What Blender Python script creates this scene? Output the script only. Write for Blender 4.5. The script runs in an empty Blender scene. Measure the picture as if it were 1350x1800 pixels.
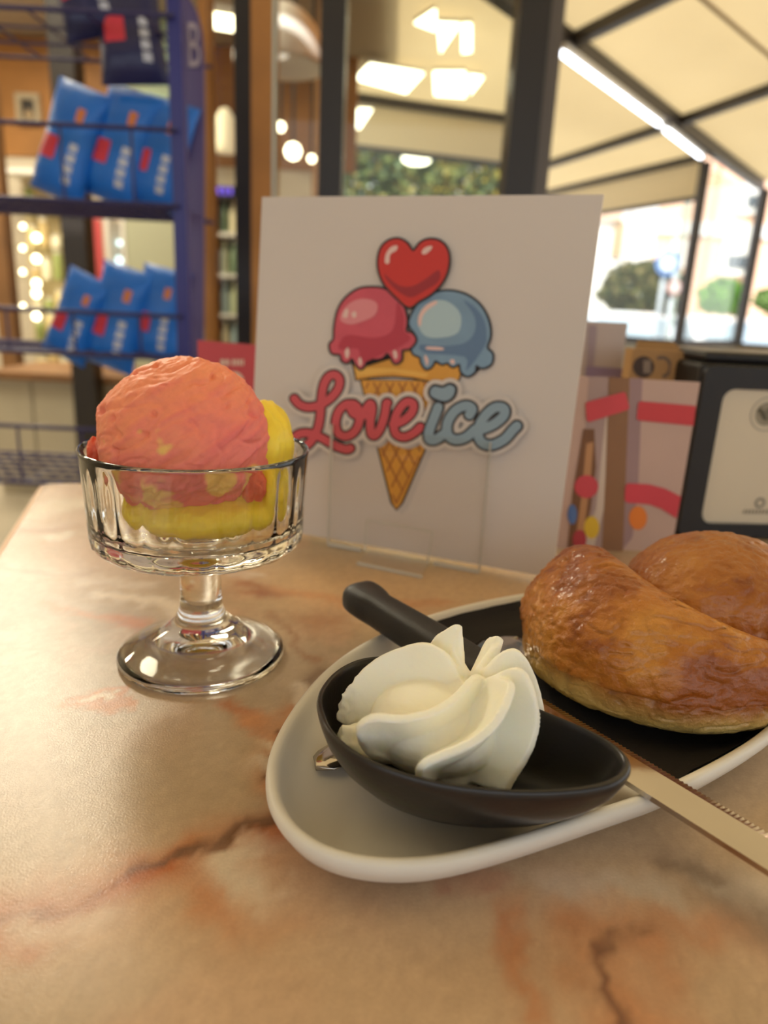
import bpy, bmesh, math, random
import numpy as np
from mathutils import Vector, Matrix, noise as mnoise

random.seed(7)
SC = bpy.context.scene
COL = SC.collection

# ------------------------------------------------------------------ camera
F = 1250.0                       # focal length in pixels of the 1350 x 1800 frame
TZ = 0.75                        # table top height
CAM = np.array([0.0, 0.0, TZ + 0.16])
_d = np.array([460.0 - 675, 5200.0 - 900, F]); _d /= np.linalg.norm(_d)      # "down" seen from the camera
_f = np.array([0, 0, 1.0]) - _d * _d[2]; _f /= np.linalg.norm(_f)
_r = np.cross(_d, _f)
RM = np.stack([_r, _f, -_d])     # camera coords -> world

def ray(x, y):
    return RM @ (np.array([x - 675.0, y - 900.0, F]) / F)
def onz(x, y, z):                # pixel -> point at height z
    r = ray(x, y); return CAM + r * ((z - CAM[2]) / r[2])
def ony(x, y, Y):                # pixel -> point at distance Y in front
    r = ray(x, y); return CAM + r * (Y / r[1])
def onplane(x, y, p0, n):
    r = ray(x, y); return CAM + r * (np.dot(np.array(p0) - CAM, n) / np.dot(r, n))

cd = bpy.data.cameras.new('camera'); cam = bpy.data.objects.new('camera', cd); COL.objects.link(cam)
SC.camera = cam
cx, cy, cz = RM @ np.array([1, 0, 0]), RM @ np.array([0, -1, 0]), RM @ np.array([0, 0, -1])
cam.matrix_world = Matrix(((cx[0], cy[0], cz[0], CAM[0]), (cx[1], cy[1], cz[1], CAM[1]), (cx[2], cy[2], cz[2], CAM[2]), (0, 0, 0, 1)))
cd.sensor_fit = 'VERTICAL'; cd.sensor_height = 36.0; cd.lens = 36.0 * F / 1800.0
cd.clip_start = 0.01; cd.clip_end = 200
cd.dof.use_dof = True; cd.dof.focus_distance = 0.250; cd.dof.aperture_fstop = 7.6

# ------------------------------------------------------------------ light
SC.view_settings.view_transform = 'Standard'; SC.view_settings.look = 'None'
SC.view_settings.gamma = 1.0; SC.view_settings.use_curve_mapping = False
SC.view_settings.exposure = -0.06
SC.cycles.use_denoising = True
SC.cycles.max_bounces = 14; SC.cycles.diffuse_bounces = 4; SC.cycles.glossy_bounces = 5
SC.cycles.transmission_bounces = 12; SC.cycles.transparent_max_bounces = 16
SC.cycles.sample_clamp_indirect = 6.0
SC.cycles.caustics_refractive = True; SC.cycles.blur_glossy = 0.6

world = bpy.data.worlds.new('sky'); SC.world = world; world.use_nodes = True
bg = world.node_tree.nodes['Background']; bg.inputs[0].default_value = (0.90, 0.93, 0.95, 1); bg.inputs[1].default_value = 1.9

def lamp(name, kind, loc, energy, color, rot=(0, 0, 0), **kw):
    l = bpy.data.lights.new(name, kind); l.energy = energy; l.color = color
    for k, v in kw.items(): setattr(l, k, v)
    o = bpy.data.objects.new(name, l); COL.objects.link(o); o.location = loc; o.rotation_euler = rot
    return o
sun = lamp('sun', 'SUN', (0, 0, 9), 7.2, (1.0, 0.97, 0.93), (math.radians(38), math.radians(-14), 0), angle=0.02)

# ------------------------------------------------------------------ helpers
def lin(c):
    return tuple(((v / 255.0) / 12.92) if v / 255.0 <= 0.04045 else ((v / 255.0 + 0.055) / 1.055) ** 2.4 for v in c)

def mat(name, rgb, rough=0.5, spec=0.5, metal=0.0, coat=0.0, sss=0.0, sss_r=(1, .6, .4), sss_s=0.003, emit=None, es=0.0,
        nscale=0, namt=0.0, bump=0.0, bscale=200, attr=None, trans=0.0, ior=1.45, bdist=.001, bdet=4):
    m = bpy.data.materials.new(name); m.use_nodes = True
    nt = m.node_tree; b = nt.nodes['Principled BSDF']
    c = lin(rgb) + (1,)
    b.inputs['Base Color'].default_value = c
    b.inputs['Roughness'].default_value = rough; b.inputs['Specular IOR Level'].default_value = spec
    b.inputs['Metallic'].default_value = metal; b.inputs['Coat Weight'].default_value = coat; b.inputs['Coat Roughness'].default_value = 0.15
    b.inputs['Transmission Weight'].default_value = trans; b.inputs['IOR'].default_value = ior
    if sss:
        b.inputs['Subsurface Weight'].default_value = sss; b.inputs['Subsurface Radius'].default_value = sss_r; b.inputs['Subsurface Scale'].default_value = sss_s
    if emit is not None:
        b.inputs['Emission Color'].default_value = lin(emit) + (1,); b.inputs['Emission Strength'].default_value = es
    tc = nt.nodes.new('ShaderNodeTexCoord')
    src = None
    if attr:
        a = nt.nodes.new('ShaderNodeAttribute'); a.attribute_name = attr; src = a.outputs['Color']
    if namt:
        n = nt.nodes.new('ShaderNodeTexNoise'); n.inputs['Scale'].default_value = nscale; n.inputs['Detail'].default_value = 5
        nt.links.new(tc.outputs['Object'], n.inputs['Vector'])
        h = nt.nodes.new('ShaderNodeMapRange'); h.inputs['From Min'].default_value = .25; h.inputs['From Max'].default_value = .75
        h.inputs['To Min'].default_value = 1 - namt; h.inputs['To Max'].default_value = 1 + namt
        nt.links.new(n.outputs['Fac'], h.inputs['Value'])
        v = nt.nodes.new('ShaderNodeVectorMath'); v.operation = 'SCALE'
        if src is not None: nt.links.new(src, v.inputs[0])
        else: v.inputs[0].default_value = c[:3]
        nt.links.new(h.outputs['Result'], v.inputs['Scale']); src = v.outputs['Vector']
    if src is not None: nt.links.new(src, b.inputs['Base Color'])
    if bump:
        n = nt.nodes.new('ShaderNodeTexNoise'); n.inputs['Scale'].default_value = bscale; n.inputs['Detail'].default_value = bdet
        nt.links.new(tc.outputs['Object'], n.inputs['Vector'])
        bp = nt.nodes.new('ShaderNodeBump'); bp.inputs['Strength'].default_value = bump; bp.inputs['Distance'].default_value = bdist
        nt.links.new(n.outputs['Fac'], bp.inputs['Height']); nt.links.new(bp.outputs['Normal'], b.inputs['Normal'])
    return m

def sheet_glass(name, tint=(1, 1, 1), refl=0.08, rough=0.0):
    m = bpy.data.materials.new(name); m.use_nodes = True; nt = m.node_tree; nt.nodes.clear()
    o = nt.nodes.new('ShaderNodeOutputMaterial'); t = nt.nodes.new('ShaderNodeBsdfTransparent'); t.inputs[0].default_value = tint + (1,)
    g = nt.nodes.new('ShaderNodeBsdfGlossy'); g.inputs['Roughness'].default_value = rough
    mx = nt.nodes.new('ShaderNodeMixShader'); lw = nt.nodes.new('ShaderNodeLayerWeight'); lw.inputs['Blend'].default_value = 0.15
    mr = nt.nodes.new('ShaderNodeMapRange'); mr.inputs['To Min'].default_value = refl; mr.inputs['To Max'].default_value = 0.3
    nt.links.new(lw.outputs['Fresnel'], mr.inputs['Value']); nt.links.new(mr.outputs['Result'], mx.inputs[0])
    nt.links.new(t.outputs[0], mx.inputs[1]); nt.links.new(g.outputs[0], mx.inputs[2]); nt.links.new(mx.outputs[0], o.inputs[0])
    return m

def canvas_mat(name, rgb, trans_rgb, fac):
    m = bpy.data.materials.new(name); m.use_nodes = True; nt = m.node_tree; nt.nodes.clear()
    o = nt.nodes.new('ShaderNodeOutputMaterial'); d = nt.nodes.new('ShaderNodeBsdfDiffuse'); t = nt.nodes.new('ShaderNodeBsdfTranslucent')
    d.inputs[0].default_value = lin(rgb) + (1,); t.inputs[0].default_value = lin(trans_rgb) + (1,)
    n = nt.nodes.new('ShaderNodeTexNoise'); n.inputs['Scale'].default_value = 0.9; n.inputs['Detail'].default_value = 3
    tc = nt.nodes.new('ShaderNodeTexCoord'); nt.links.new(tc.outputs['Object'], n.inputs['Vector'])
    mr = nt.nodes.new('ShaderNodeMapRange'); mr.inputs['To Min'].default_value = fac - .1; mr.inputs['To Max'].default_value = fac + .1
    nt.links.new(n.outputs['Fac'], mr.inputs['Value'])
    mx = nt.nodes.new('ShaderNodeMixShader'); nt.links.new(mr.outputs['Result'], mx.inputs[0])
    nt.links.new(d.outputs[0], mx.inputs[1]); nt.links.new(t.outputs[0], mx.inputs[2]); nt.links.new(mx.outputs[0], o.inputs[0])
    return m

def tag(o, label=None, cat=None, group=None, kind=None):
    if label: o['label'] = label
    if cat: o['category'] = cat
    if group: o['group'] = group
    if kind: o['kind'] = kind
    return o

def thing(name, loc, label=None, cat=None, group=None, kind=None):
    o = bpy.data.objects.new(name, None); COL.objects.link(o); o.location = Vector([float(v) for v in loc]); o.empty_display_size = 0.02
    return tag(o, label, cat, group, kind)

def obj(name, vf, m, parent=None, smooth=False, label=None, local=False):
    """one mesh object; vertices are given in world coordinates unless local"""
    v, f = vf
    me = bpy.data.meshes.new(name); me.from_pydata([tuple(float(c) for c in p) for p in v], [], [tuple(int(i) for i in q) for q in f]); me.update()
    if smooth: me.polygons.foreach_set('use_smooth', [True] * len(me.polygons))
    me.materials.append(m)
    o = bpy.data.objects.new(name, me); COL.objects.link(o)
    if parent is not None:
        o.parent = parent
        if not local:
            off = Vector((0, 0, 0)); p = parent
            while p is not None: off += p.location; p = p.parent
            o.location = -off
    if label: o['label'] = label
    return o

def join(*parts):
    V, Fc = [], []
    for v, f in parts:
        n = len(V); V.extend([tuple(p) for p in v]); Fc.extend([tuple(i + n for i in q) for q in f])
    return V, Fc

def box(x0, x1, y0, y1, z0, z1):
    v = [(x0, y0, z0), (x1, y0, z0), (x1, y1, z0), (x0, y1, z0), (x0, y0, z1), (x1, y0, z1), (x1, y1, z1), (x0, y1, z1)]
    return v, [(0, 3, 2, 1), (4, 5, 6, 7), (0, 1, 5, 4), (1, 2, 6, 5), (2, 3, 7, 6), (3, 0, 4, 7)]

def prism(poly, ext):
    """planar polygon (list of 3-D points) extruded by the vector ext, n-gon caps"""
    n = len(poly); ext = np.array(ext)
    v = [tuple(p) for p in poly] + [tuple(np.array(p) + ext) for p in poly]
    f = [tuple(range(n))[::-1], tuple(range(n, 2 * n))] + [(i, (i + 1) % n, (i + 1) % n + n, i + n) for i in range(n)]
    return v, f

def bar(a, b, w, h, up=(0, 0, 1)):
    """rectangular bar from a to b, w across, h along up"""
    a = np.array(a, float); b = np.array(b, float); t = (b - a) / np.linalg.norm(b - a)
    s = np.cross(t, np.array(up, float)); s /= np.linalg.norm(s); u = np.cross(s, t)
    c = [(-w / 2, -h / 2), (w / 2, -h / 2), (w / 2, h / 2), (-w / 2, h / 2)]
    v = [tuple(a + s * i + u * j) for i, j in c] + [tuple(b + s * i + u * j) for i, j in c]
    return v, [(3, 2, 1, 0), (4, 5, 6, 7), (0, 1, 5, 4), (1, 2, 6, 5), (2, 3, 7, 6), (3, 0, 4, 7)]

def tube(pts, r, n=8, closed=False):
    pts = [np.array(p, float) for p in pts]; m = len(pts); V = []; Fc = []
    rs = r if hasattr(r, '__len__') else [r] * m
    prev = None
    for i, p in enumerate(pts):
        t = (pts[(i + 1) % m] - pts[i - 1]) if closed else (pts[min(i + 1, m - 1)] - pts[max(i - 1, 0)])
        t = t / (np.linalg.norm(t) + 1e-12)
        if prev is None:
            a = np.array([0, 0, 1.0]) if abs(t[2]) < .9 else np.array([1.0, 0, 0])
            s = np.cross(t, a)
        else: s = prev - t * np.dot(prev, t)
        s /= np.linalg.norm(s); prev = s; u = np.cross(t, s)
        for k in range(n):
            an = 2 * math.pi * k / n; V.append(tuple(p + (s * math.cos(an) + u * math.sin(an)) * rs[i]))
    for i in range(m if closed else m - 1):
        for k in range(n):
            a = i * n + k; b = i * n + (k + 1) % n; j = (i + 1) % m
            Fc.append((a, b, j * n + (k + 1) % n, j * n + k))
    if not closed: Fc += [tuple(range(n))[::-1], tuple(range((m - 1) * n, m * n))]
    return V, Fc

def lathe(prof, c=(0, 0, 0), n=48, close=True):
    """prof: (r, z) list from the bottom up the outside and back; r = 0 at both ends when closed"""
    V = []; Fc = []; idx = []
    for r, z in prof:
        if r <= 1e-9: idx.append([len(V)] * n); V.append((c[0], c[1], c[2] + z))
        else:
            idx.append(list(range(len(V), len(V) + n)))
            for k in range(n):
                a = 2 * math.pi * k / n; V.append((c[0] + r * math.cos(a), c[1] + r * math.sin(a), c[2] + z))
    for i in range(len(prof) - 1):
        for k in range(n):
            q = [idx[i][k], idx[i][(k + 1) % n], idx[i + 1][(k + 1) % n], idx[i + 1][k]]
            q2 = []
            for e in q:
                if e not in q2: q2.append(e)
            if len(q2) > 2: Fc.append(tuple(q2))
    return V, Fc

def catmull(pts, k=8, closed=False):
    P = [np.array(p, float) for p in pts]; n = len(P); out = []
    for i in range(n if closed else n - 1):
        if closed: a, b, c, d = P[i - 1], P[i], P[(i + 1) % n], P[(i + 2) % n]
        else: a, b, c, d = P[max(i - 1, 0)], P[i], P[i + 1], P[min(i + 2, n - 1)]
        for j in range(k):
            t = j / k
            out.append(.5 * (2 * b + (c - a) * t + (2 * a - 5 * b + 4 * c - d) * t * t + (3 * b - a - 3 * c + d) * t ** 3))
    if not closed: out.append(P[-1])
    return out

def fbm(p, o=4, s=1.0):
    return mnoise.fractal(Vector(p) * s, 1.0, 2.0, o)

def evaluate(o):
    """bake the modifiers of o into its mesh"""
    dg = bpy.context.evaluated_depsgraph_get(); dg.update()
    me = bpy.data.meshes.new_from_object(o.evaluated_get(dg)); old = o.data
    o.modifiers.clear(); o.data = me; bpy.data.meshes.remove(old)
    return o

def set_colors(o, cols, name='Col'):
    a = o.data.color_attributes.new(name, 'FLOAT_COLOR', 'POINT')
    c = np.ones((len(o.data.vertices), 4), np.float32); c[:, :3] = cols
    a.data.foreach_set('color', c.ravel())

def verts_np(o):
    a = np.zeros(len(o.data.vertices) * 3); o.data.vertices.foreach_get('co', a); return a.reshape(-1, 3)

def sstep(a, b, x):
    t = np.clip((x - a) / (b - a), 0, 1); return t * t * (3 - 2 * t)

# numpy value noise for the table pattern
_rng = np.random.RandomState(11); _tab = _rng.rand(256, 256)
def vnoise(x, y):
    xi = np.floor(x).astype(int); yi = np.floor(y).astype(int); fx = x - xi; fy = y - yi
    fx = fx * fx * (3 - 2 * fx); fy = fy * fy * (3 - 2 * fy)
    g = lambda i, j: _tab[i % 256, j % 256]
    return (g(xi, yi) * (1 - fx) + g(xi + 1, yi) * fx) * (1 - fy) + (g(xi, yi + 1) * (1 - fx) + g(xi + 1, yi + 1) * fx) * fy
def vfbm(x, y, o=5):
    s = 0; a = .5
    for k in range(o): s = s + a * vnoise(x * 2 ** k + 17 * k, y * 2 ** k + 5 * k); a *= .5
    return s

# ------------------------------------------------------------------ common materials
M = {}
M['canvas'] = canvas_mat('canvas', (226, 216, 192), (234, 221, 192), 0.55)
M['steel'] = mat('dark_steel', (60, 54, 50), .45, nscale=4, namt=.15)
M['black_alu'] = mat('black_aluminium', (38, 33, 30), .4)
M['grey_alu'] = mat('grey_aluminium', (92, 84, 78), .4)
M['wood'] = mat('orange_wood', (176, 122, 62), .5, nscale=6, namt=.2)
M['wood_dark'] = mat('brown_wood', (120, 84, 48), .55, nscale=5, namt=.25)
M['wood_panel'] = mat('wood_panel', (158, 108, 52), .5, nscale=3, namt=.2)
M['white'] = mat('white_paint', (225, 220, 210), .6, nscale=3, namt=.04)
M['grey_panel'] = mat('grey_panel', (170, 160, 138), .55, nscale=3, namt=.06)
M['pane'] = sheet_glass('window_glass', (.97, .98, .95), .015)
M['tube'] = mat('lit_tube', (255, 255, 255), .5, emit=(240, 246, 255), es=6)
M['lit_warm'] = mat('lit_warm_diffuser', (255, 250, 225), .5, emit=(255, 244, 205), es=7)
M['blue_paint'] = mat('blue_enamel', (44, 44, 120), .35, nscale=6, namt=.1)
M['wire'] = mat('dark_blue_wire', (50, 46, 92), .4)
M['black'] = mat('black_plastic', (28, 26, 27), .42, bump=.15, bscale=900)
M['paper'] = mat('white_card', (214, 203, 193), .55, nscale=8, namt=.03)
M['ink'] = mat('dark_ink', (38, 30, 28), .5)
M['red'] = mat('red_print', (196, 62, 66), .5, nscale=30, namt=.05)
# ================================================================== THE SETTING
ZC = 2.40                                            # canopy height
b1, b2, b3, b4 = [onz(x, y, ZC) for x, y in ((985, 78), (1165, 222), (1243, 274), (1338, 323))]
f1 = onz(922, 348, ZC)
pbL, pbR = onz(585, 166, ZC), onz(900, 210, ZC)
m_floor = mat('floor_tiles', (150, 140, 122), .45, nscale=2, namt=.1)
tag(obj('floor', box(-4.5, 7.5, -3, 10.2, -.12, 0), m_floor), 'grey tiled floor of the cafe and its terrace', kind='structure')
m_street = mat('street_asphalt', (205, 200, 196), .8, nscale=3, namt=.08)
tag(obj('street_ground', box(-6, 45, 10.2, 45, -.6, -.45), m_street), 'pale sunlit street beyond the terrace', kind='structure')
m_wall = mat('warm_plaster', (206, 194, 172), .8, nscale=2, namt=.05)
tag(obj('wall_back', box(-4.6, 7.5, -3.1, -3.0, 0, 1.0), m_wall), kind='structure')
tag(obj('wall_left', box(-4.6, -4.5, -3, 5.3, 0, 2.6), m_wall), kind='structure')

tag(obj('ceiling_blocker', box(-4.5, 7.5, -3.1, -.36, ZC, ZC + .1), mat('blocker_soffit', (176, 166, 150), .8, nscale=2, namt=.05)), kind='structure')  # unseen opaque cover added behind the camera to strengthen shadows in front
# --- canvas canopy over the terrace, with its steel frame
canopy = thing('canopy', (0.9, 4.0, ZC), 'cream canvas awning roof over the terrace with dark steel beams', 'awning', kind='structure')
poly = [(-4.5, -.35), (7.5, -.35), (7.5, 7.0), tuple(b4[:2]), tuple(b3[:2]), tuple(f1[:2]), tuple(onz(928, 240, ZC)[:2]), tuple(pbL[:2]), (-.115, 1.9), (-4.5, 1.9)]
obj('canvas_sheet', prism([(x, y, ZC + .03) for x, y in poly], (0, 0, .004)), M['canvas'], canopy)
obj('main_beam', bar(b1 - (b2 - b1) * .9, b4, .09, .12), M['steel'], canopy)
def beam(name, p, q, w=.06, h=.07): obj(name, bar(onz(*p, ZC), onz(*q, ZC), w, h), M['steel'], canopy)
beam('rafter', (1000, 74), (1210, -30)); beam('rafter', (1165, 224), (955, 292)); beam('rafter', (1165, 224), (1420, 133))
beam('rafter', (1235, 275), (924, 348)); beam('rafter', (585, 166), (900, 210), .06, .07)
obj('seam', bar(onz(1225, -10, ZC - .01), onz(1420, 155, ZC - .01), .018, .012), mat('seam_cord', (150, 122, 84), .7), canopy)
def drop(name, p, q, dz):
    p = onz(*p, ZC); q = onz(*q, ZC)
    s = np.cross((q - p) / np.linalg.norm(q - p), [0, 0, 1.0])
    obj(name, prism([p + [0, 0, .03], q + [0, 0, .03], q - [0, 0, dz], p - [0, 0, dz]], s * .006), M['canvas'], canopy)
    obj('hem_bar', bar(p - [0, 0, dz], q - [0, 0, dz], .035, .04), M['steel'], canopy)
drop('valance', (922, 348), (1236, 277), .36); drop('valance', (585, 166), (900, 210), .34)

# --- LED battens under the main beam
def batten(p, q, label):
    a = onz(*p, ZC - .1); b = onz(*q, ZC - .1)
    t = thing('led_batten', (a + b) / 2, label, 'lamp', 'battens under the awning beam')
    obj('housing', bar(a + [0, 0, .02], b + [0, 0, .02], .075, .03), M['white'], t)
    obj('diffuser', tube([a, a * .97 + b * .03, a * .03 + b * .97, b], [.013, .02, .02, .013], 10), M['tube'], t, True)
batten((984, 90), (1160, 219), 'long lit white batten lamp under the slanting awning beam')
batten((1169, 227), (1232, 276), 'short lit white batten lamp close to the terrace corner post')

# --- terrace posts, parapet, window frames towards the street
post_m = M['steel']
def vpost(name, p, w, z0, z1, m, d=None):
    p = np.array(p, float); d = d or w
    return tag(obj(name, box(p[0] - w / 2, p[0] + w / 2, p[1] - d / 2, p[1] + d / 2, z0, z1), m), kind='structure')
vpost('trim_1', b3, .08, .02, ZC - .05, post_m); vpost('trim_2', b4 + [.05, 0, 0], .09, .02, ZC - .05, post_m)
def par(name, p, q):
    p = np.array(p); q = np.array(q)
    a = thing(name, (p[0], p[1], 0), kind='structure')
    obj('parapet', bar((p[0], p[1], .33), (q[0], q[1], .33), .12, .64), M['grey_panel'], a)
    obj('sill', bar((p[0], p[1], .67), (q[0], q[1], .67), .16, .04), M['steel'], a)
par('wall_street', f1, b3); par('wall_corner', b3, b4); par('wall_right', b4, (7.4, 7.0))
for i, (p, q) in enumerate(((f1, b3), (b3, b4))):
    w = thing('window_%d' % (i + 1), (p[0], p[1], .69), kind='structure')
    p = np.array(p) * .98 + np.array(q) * .02; q = np.array(p) * .02 + np.array(q) * .98
    obj('pane', prism([(p[0], p[1], .70), (q[0], q[1], .70), (q[0], q[1], 2.0 if i == 0 else 2.3), (p[0], p[1], 2.0 if i == 0 else 2.3)], (0.004, 0.004, 0)), M['pane'], w)
    obj('frame_rail', bar((p[0], p[1], .705), (q[0], q[1], .705), .04, .03), M['steel'], w)
    obj('frame_stile', bar((p[0], p[1], .70), (p[0], p[1], 2.0), .04, .04, (1, 0, 0)), M['grey_alu'], w)

# --- cafe front: timber and dark metal uprights, panes between them
YF = 1.85
def fx(px, y=300): return ony(px, y, YF)[0]
def upright(name, pa, pb, m, d=.07, z1=ZC):
    xa, xb = fx(pa), fx(pb); return tag(obj(name, box(xa, xb, YF - d / 2, YF + d / 2, 0, z1), m), kind='structure')
upright('trim_3', 360, 375, M['wood']); upright('trim_4', 448, 484, M['wood'], .09)
upright('trim_5', 562, 603, M['black_alu'], .08)
upright('trim_6', 884, 934, M['black_alu'], .12); upright('trim_7', 934.5, 958, M['grey_alu'], .10)
def pane(n, pa, pb, frame=None):
    xa, xb = fx(pa), fx(pb); w = thing('window_%d' % n, (xa, YF, 0), kind='structure')
    obj('pane', box(xa, xb, YF - .003, YF + .003, .06, 2.32), M['pane'], w)
    for z in (.03, 2.35): obj('frame_rail', box(xa, xb, YF - .025, YF + .025, z - .03, z + .03), M['black_alu'], w)
    return w
pane(3, 484.5, 561.5); pane(4, 603.5, 883.5)
d = thing('door_1', (fx(375.5), YF, 0), kind='structure')
obj('pane', box(fx(375.5), fx(417), YF - .003, YF + .003, .06, 2.32), M['pane'], d)
obj('door_stile', box(fx(417.5), fx(447.5), YF - .03, YF + .03, 0, 2.38), M['black_alu'], d)
for z in (.03, 2.35): obj('door_rail', box(fx(375.5), fx(417), YF - .025, YF + .025, z - .03, z + .03), M['black_alu'], d)
obj('glass_edge', box(fx(484.2), fx(488.5), YF - .045, YF - .03, .5, 2.3), mat('pale_glass_edge', (196, 214, 206), .15), d)

# --- cafe interior
YB = 5.2
ceil = thing('ceiling', (-2.5, 3.5, 2.47), kind='structure')
obj('ceiling_slab', box(-4.5, -.1, 1.9, YB + .1, 2.49, 2.6), M['wood_dark'], ceil)
m_plank = mat('pale_ceiling_plank', (178, 166, 150), .5, nscale=3, namt=.06)
y = 1.95
while y < YB - .1:
    obj('plank', box(-4.45, -.12 - (y - 1.85) * .118, y, y + .185, 2.462, 2.488), m_plank, ceil); y += .2
wb = thing('wall_interior', (-2.5, YB, 0), kind='structure')
obj('plaster', box(-4.5, -.45, YB + .02, YB + .12, 0, 2.5), m_wall, wb)
x = -4.5
while x < -.6:
    obj('wood_panel', box(x + .006, x + .594, YB, YB + .019, 1.75, 2.46), M['wood_panel'], wb); x += .6
ws = thing('wall_side', (-.12, 1.9, 0), kind='structure')
sa, sb = np.array((-.155, 1.93, 0)), np.array((-.58, YB, 0))
for k in range(6):
    p = sa + (sb - sa) * (k / 6 + .004); q = sa + (sb - sa) * ((k + 1) / 6 - .004)
    obj('wood_panel', bar(p + [0, 0, 1.75], q + [0, 0, 1.75], .03, 1.4), M['wood_panel'] if k % 3 else M['wood_dark'], ws)
obj('wainscot', bar(sa + [0, 0, .52], sb + [0, 0, .52], .03, 1.04), M['wood_dark'], ws)
vpost('trim_8', ony(116, 100, 3.0), .092, 0, 2.45, M['black_alu'])
# --- ceiling light panels of the cafe (their shine lies on the table)
def ceil_panel(x, y, w, h, e, label, z=2.455, group='square ceiling light panels'):
    t = thing('ceiling_light', (x, y, z), label, 'lamp', group)
    obj('frame', box(x - w / 2 - .02, x + w / 2 + .02, y - h / 2 - .02, y + h / 2 + .02, z - .012, z), M['white'], t)
    obj('diffuser', box(x - w / 2, x + w / 2, y - h / 2, y + h / 2, z - .018, z - .0125), M['lit_warm'], t)
    lamp('light_panel_glow', 'AREA', (x, y, z - .03), e, (1, .9, .7), shape='RECTANGLE', size=w, size_y=h)
ceil_panel(-1.30, 2.35, .6, .6, 34, 'square lit ceiling panel inside the cafe by the open front')
ceil_panel(-2.15, 3.75, .6, .6, 54, 'square lit ceiling panel inside the cafe over the counter')
ceil_panel(-3.4, 2.6, .6, .6, 34, 'unseen square panel added to brighten the cafe near the far side wall')  # extra unseen panel, added only to lift the dim interior
# ================================================================== STREET BEYOND THE TERRACE
def pquad(px, Y): return [ony(x, y, Y) for x, y in px]
def flatbox(name, x0, y0, x1, y1, Y, d, m, parent=None, smooth=False):
    """upright box whose front fills the pixel rectangle at distance Y"""
    a = ony(x0, y1, Y); b = ony(x1, y0, Y); c = ony((x0 + x1) / 2, y1, Y)[2]; e = ony((x0 + x1) / 2, y0, Y)[2]
    xm0 = ony(x0, (y0 + y1) / 2, Y)[0]; xm1 = ony(x1, (y0 + y1) / 2, Y)[0]
    return obj(name, box(xm0, xm1, Y, Y + d, c, e), m, parent, smooth)
m_peach = mat('peach_render', (236, 196, 168), .8, nscale=1, namt=.04)
m_whiteb = mat('white_render', (238, 236, 232), .8, nscale=1, namt=.03)
m_glass_dark = mat('dark_window', (96, 104, 112), .15)
m_brick = mat('salmon_render', (226, 160, 132), .8)
BY = 24.0
bld = thing('apartment_building', tuple(ony(1250, 620, BY)[:2]) + (-.45,), 'peach rendered apartment building with white window surrounds across the street', 'building')
xL, xR = ony(1105, 450, BY)[0], 26.0
obj('wall', box(xL, xR, BY, BY + 5, -.45, 11), m_peach, bld)
obj('string_course', box(xL, xR, BY - .12, BY - .002, ony(1250, 415, BY)[2], ony(1250, 392, BY)[2]), m_whiteb, bld)
obj('plinth', box(xL, xR, BY - .1, BY - .002, -.45, .6), m_whiteb, bld)
obj('pilaster', box(xL - .1, xL + .7, BY - .15, BY - .002, -.45, 11), m_whiteb, bld)
for (x0, y0, x1, y1) in ((1270, 412, 1324, 484), (1305, 310, 1342, 376), (1180, 420, 1205, 470), (1392, 420, 1440, 490)):
    w = flatbox('window', x0, y0, x1, y1, BY - .14, .13, m_whiteb, bld)
    p = flatbox('pane', x0 + 9, y0 + (y1 - y0) * .52, x1 - 9, y1 - 12, BY - .18, .03, m_glass_dark, w)
    flatbox('shutter', x0 + 8, y0 + 5, x1 - 8, y0 + (y1 - y0) * .5, BY - .19, .04, m_whiteb, w)
for x0, x1 in ((1245, 1262), (1082, 1088)): flatbox('downpipe', x0, 280, x0 + 5, 560, BY - .2, .1, m_brick, bld)
bl2 = thing('white_house', tuple(ony(1060, 620, 21)[:2]) + (-.45,), 'white rendered house beside the peach building', 'building')
obj('wall', box(ony(940, 450, 21)[0], ony(1098, 450, 21)[0], 21, 23.8, -.45, 8), m_whiteb, bl2)
flatbox('roof_edge', 1000, 372, 1096, 384, 20.8, .19, m_peach, bl2)
flatbox('window', 1078, 390, 1096, 452, 20.9, .09, mat('tan_shutter', (176, 150, 118), .7), bl2)

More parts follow.
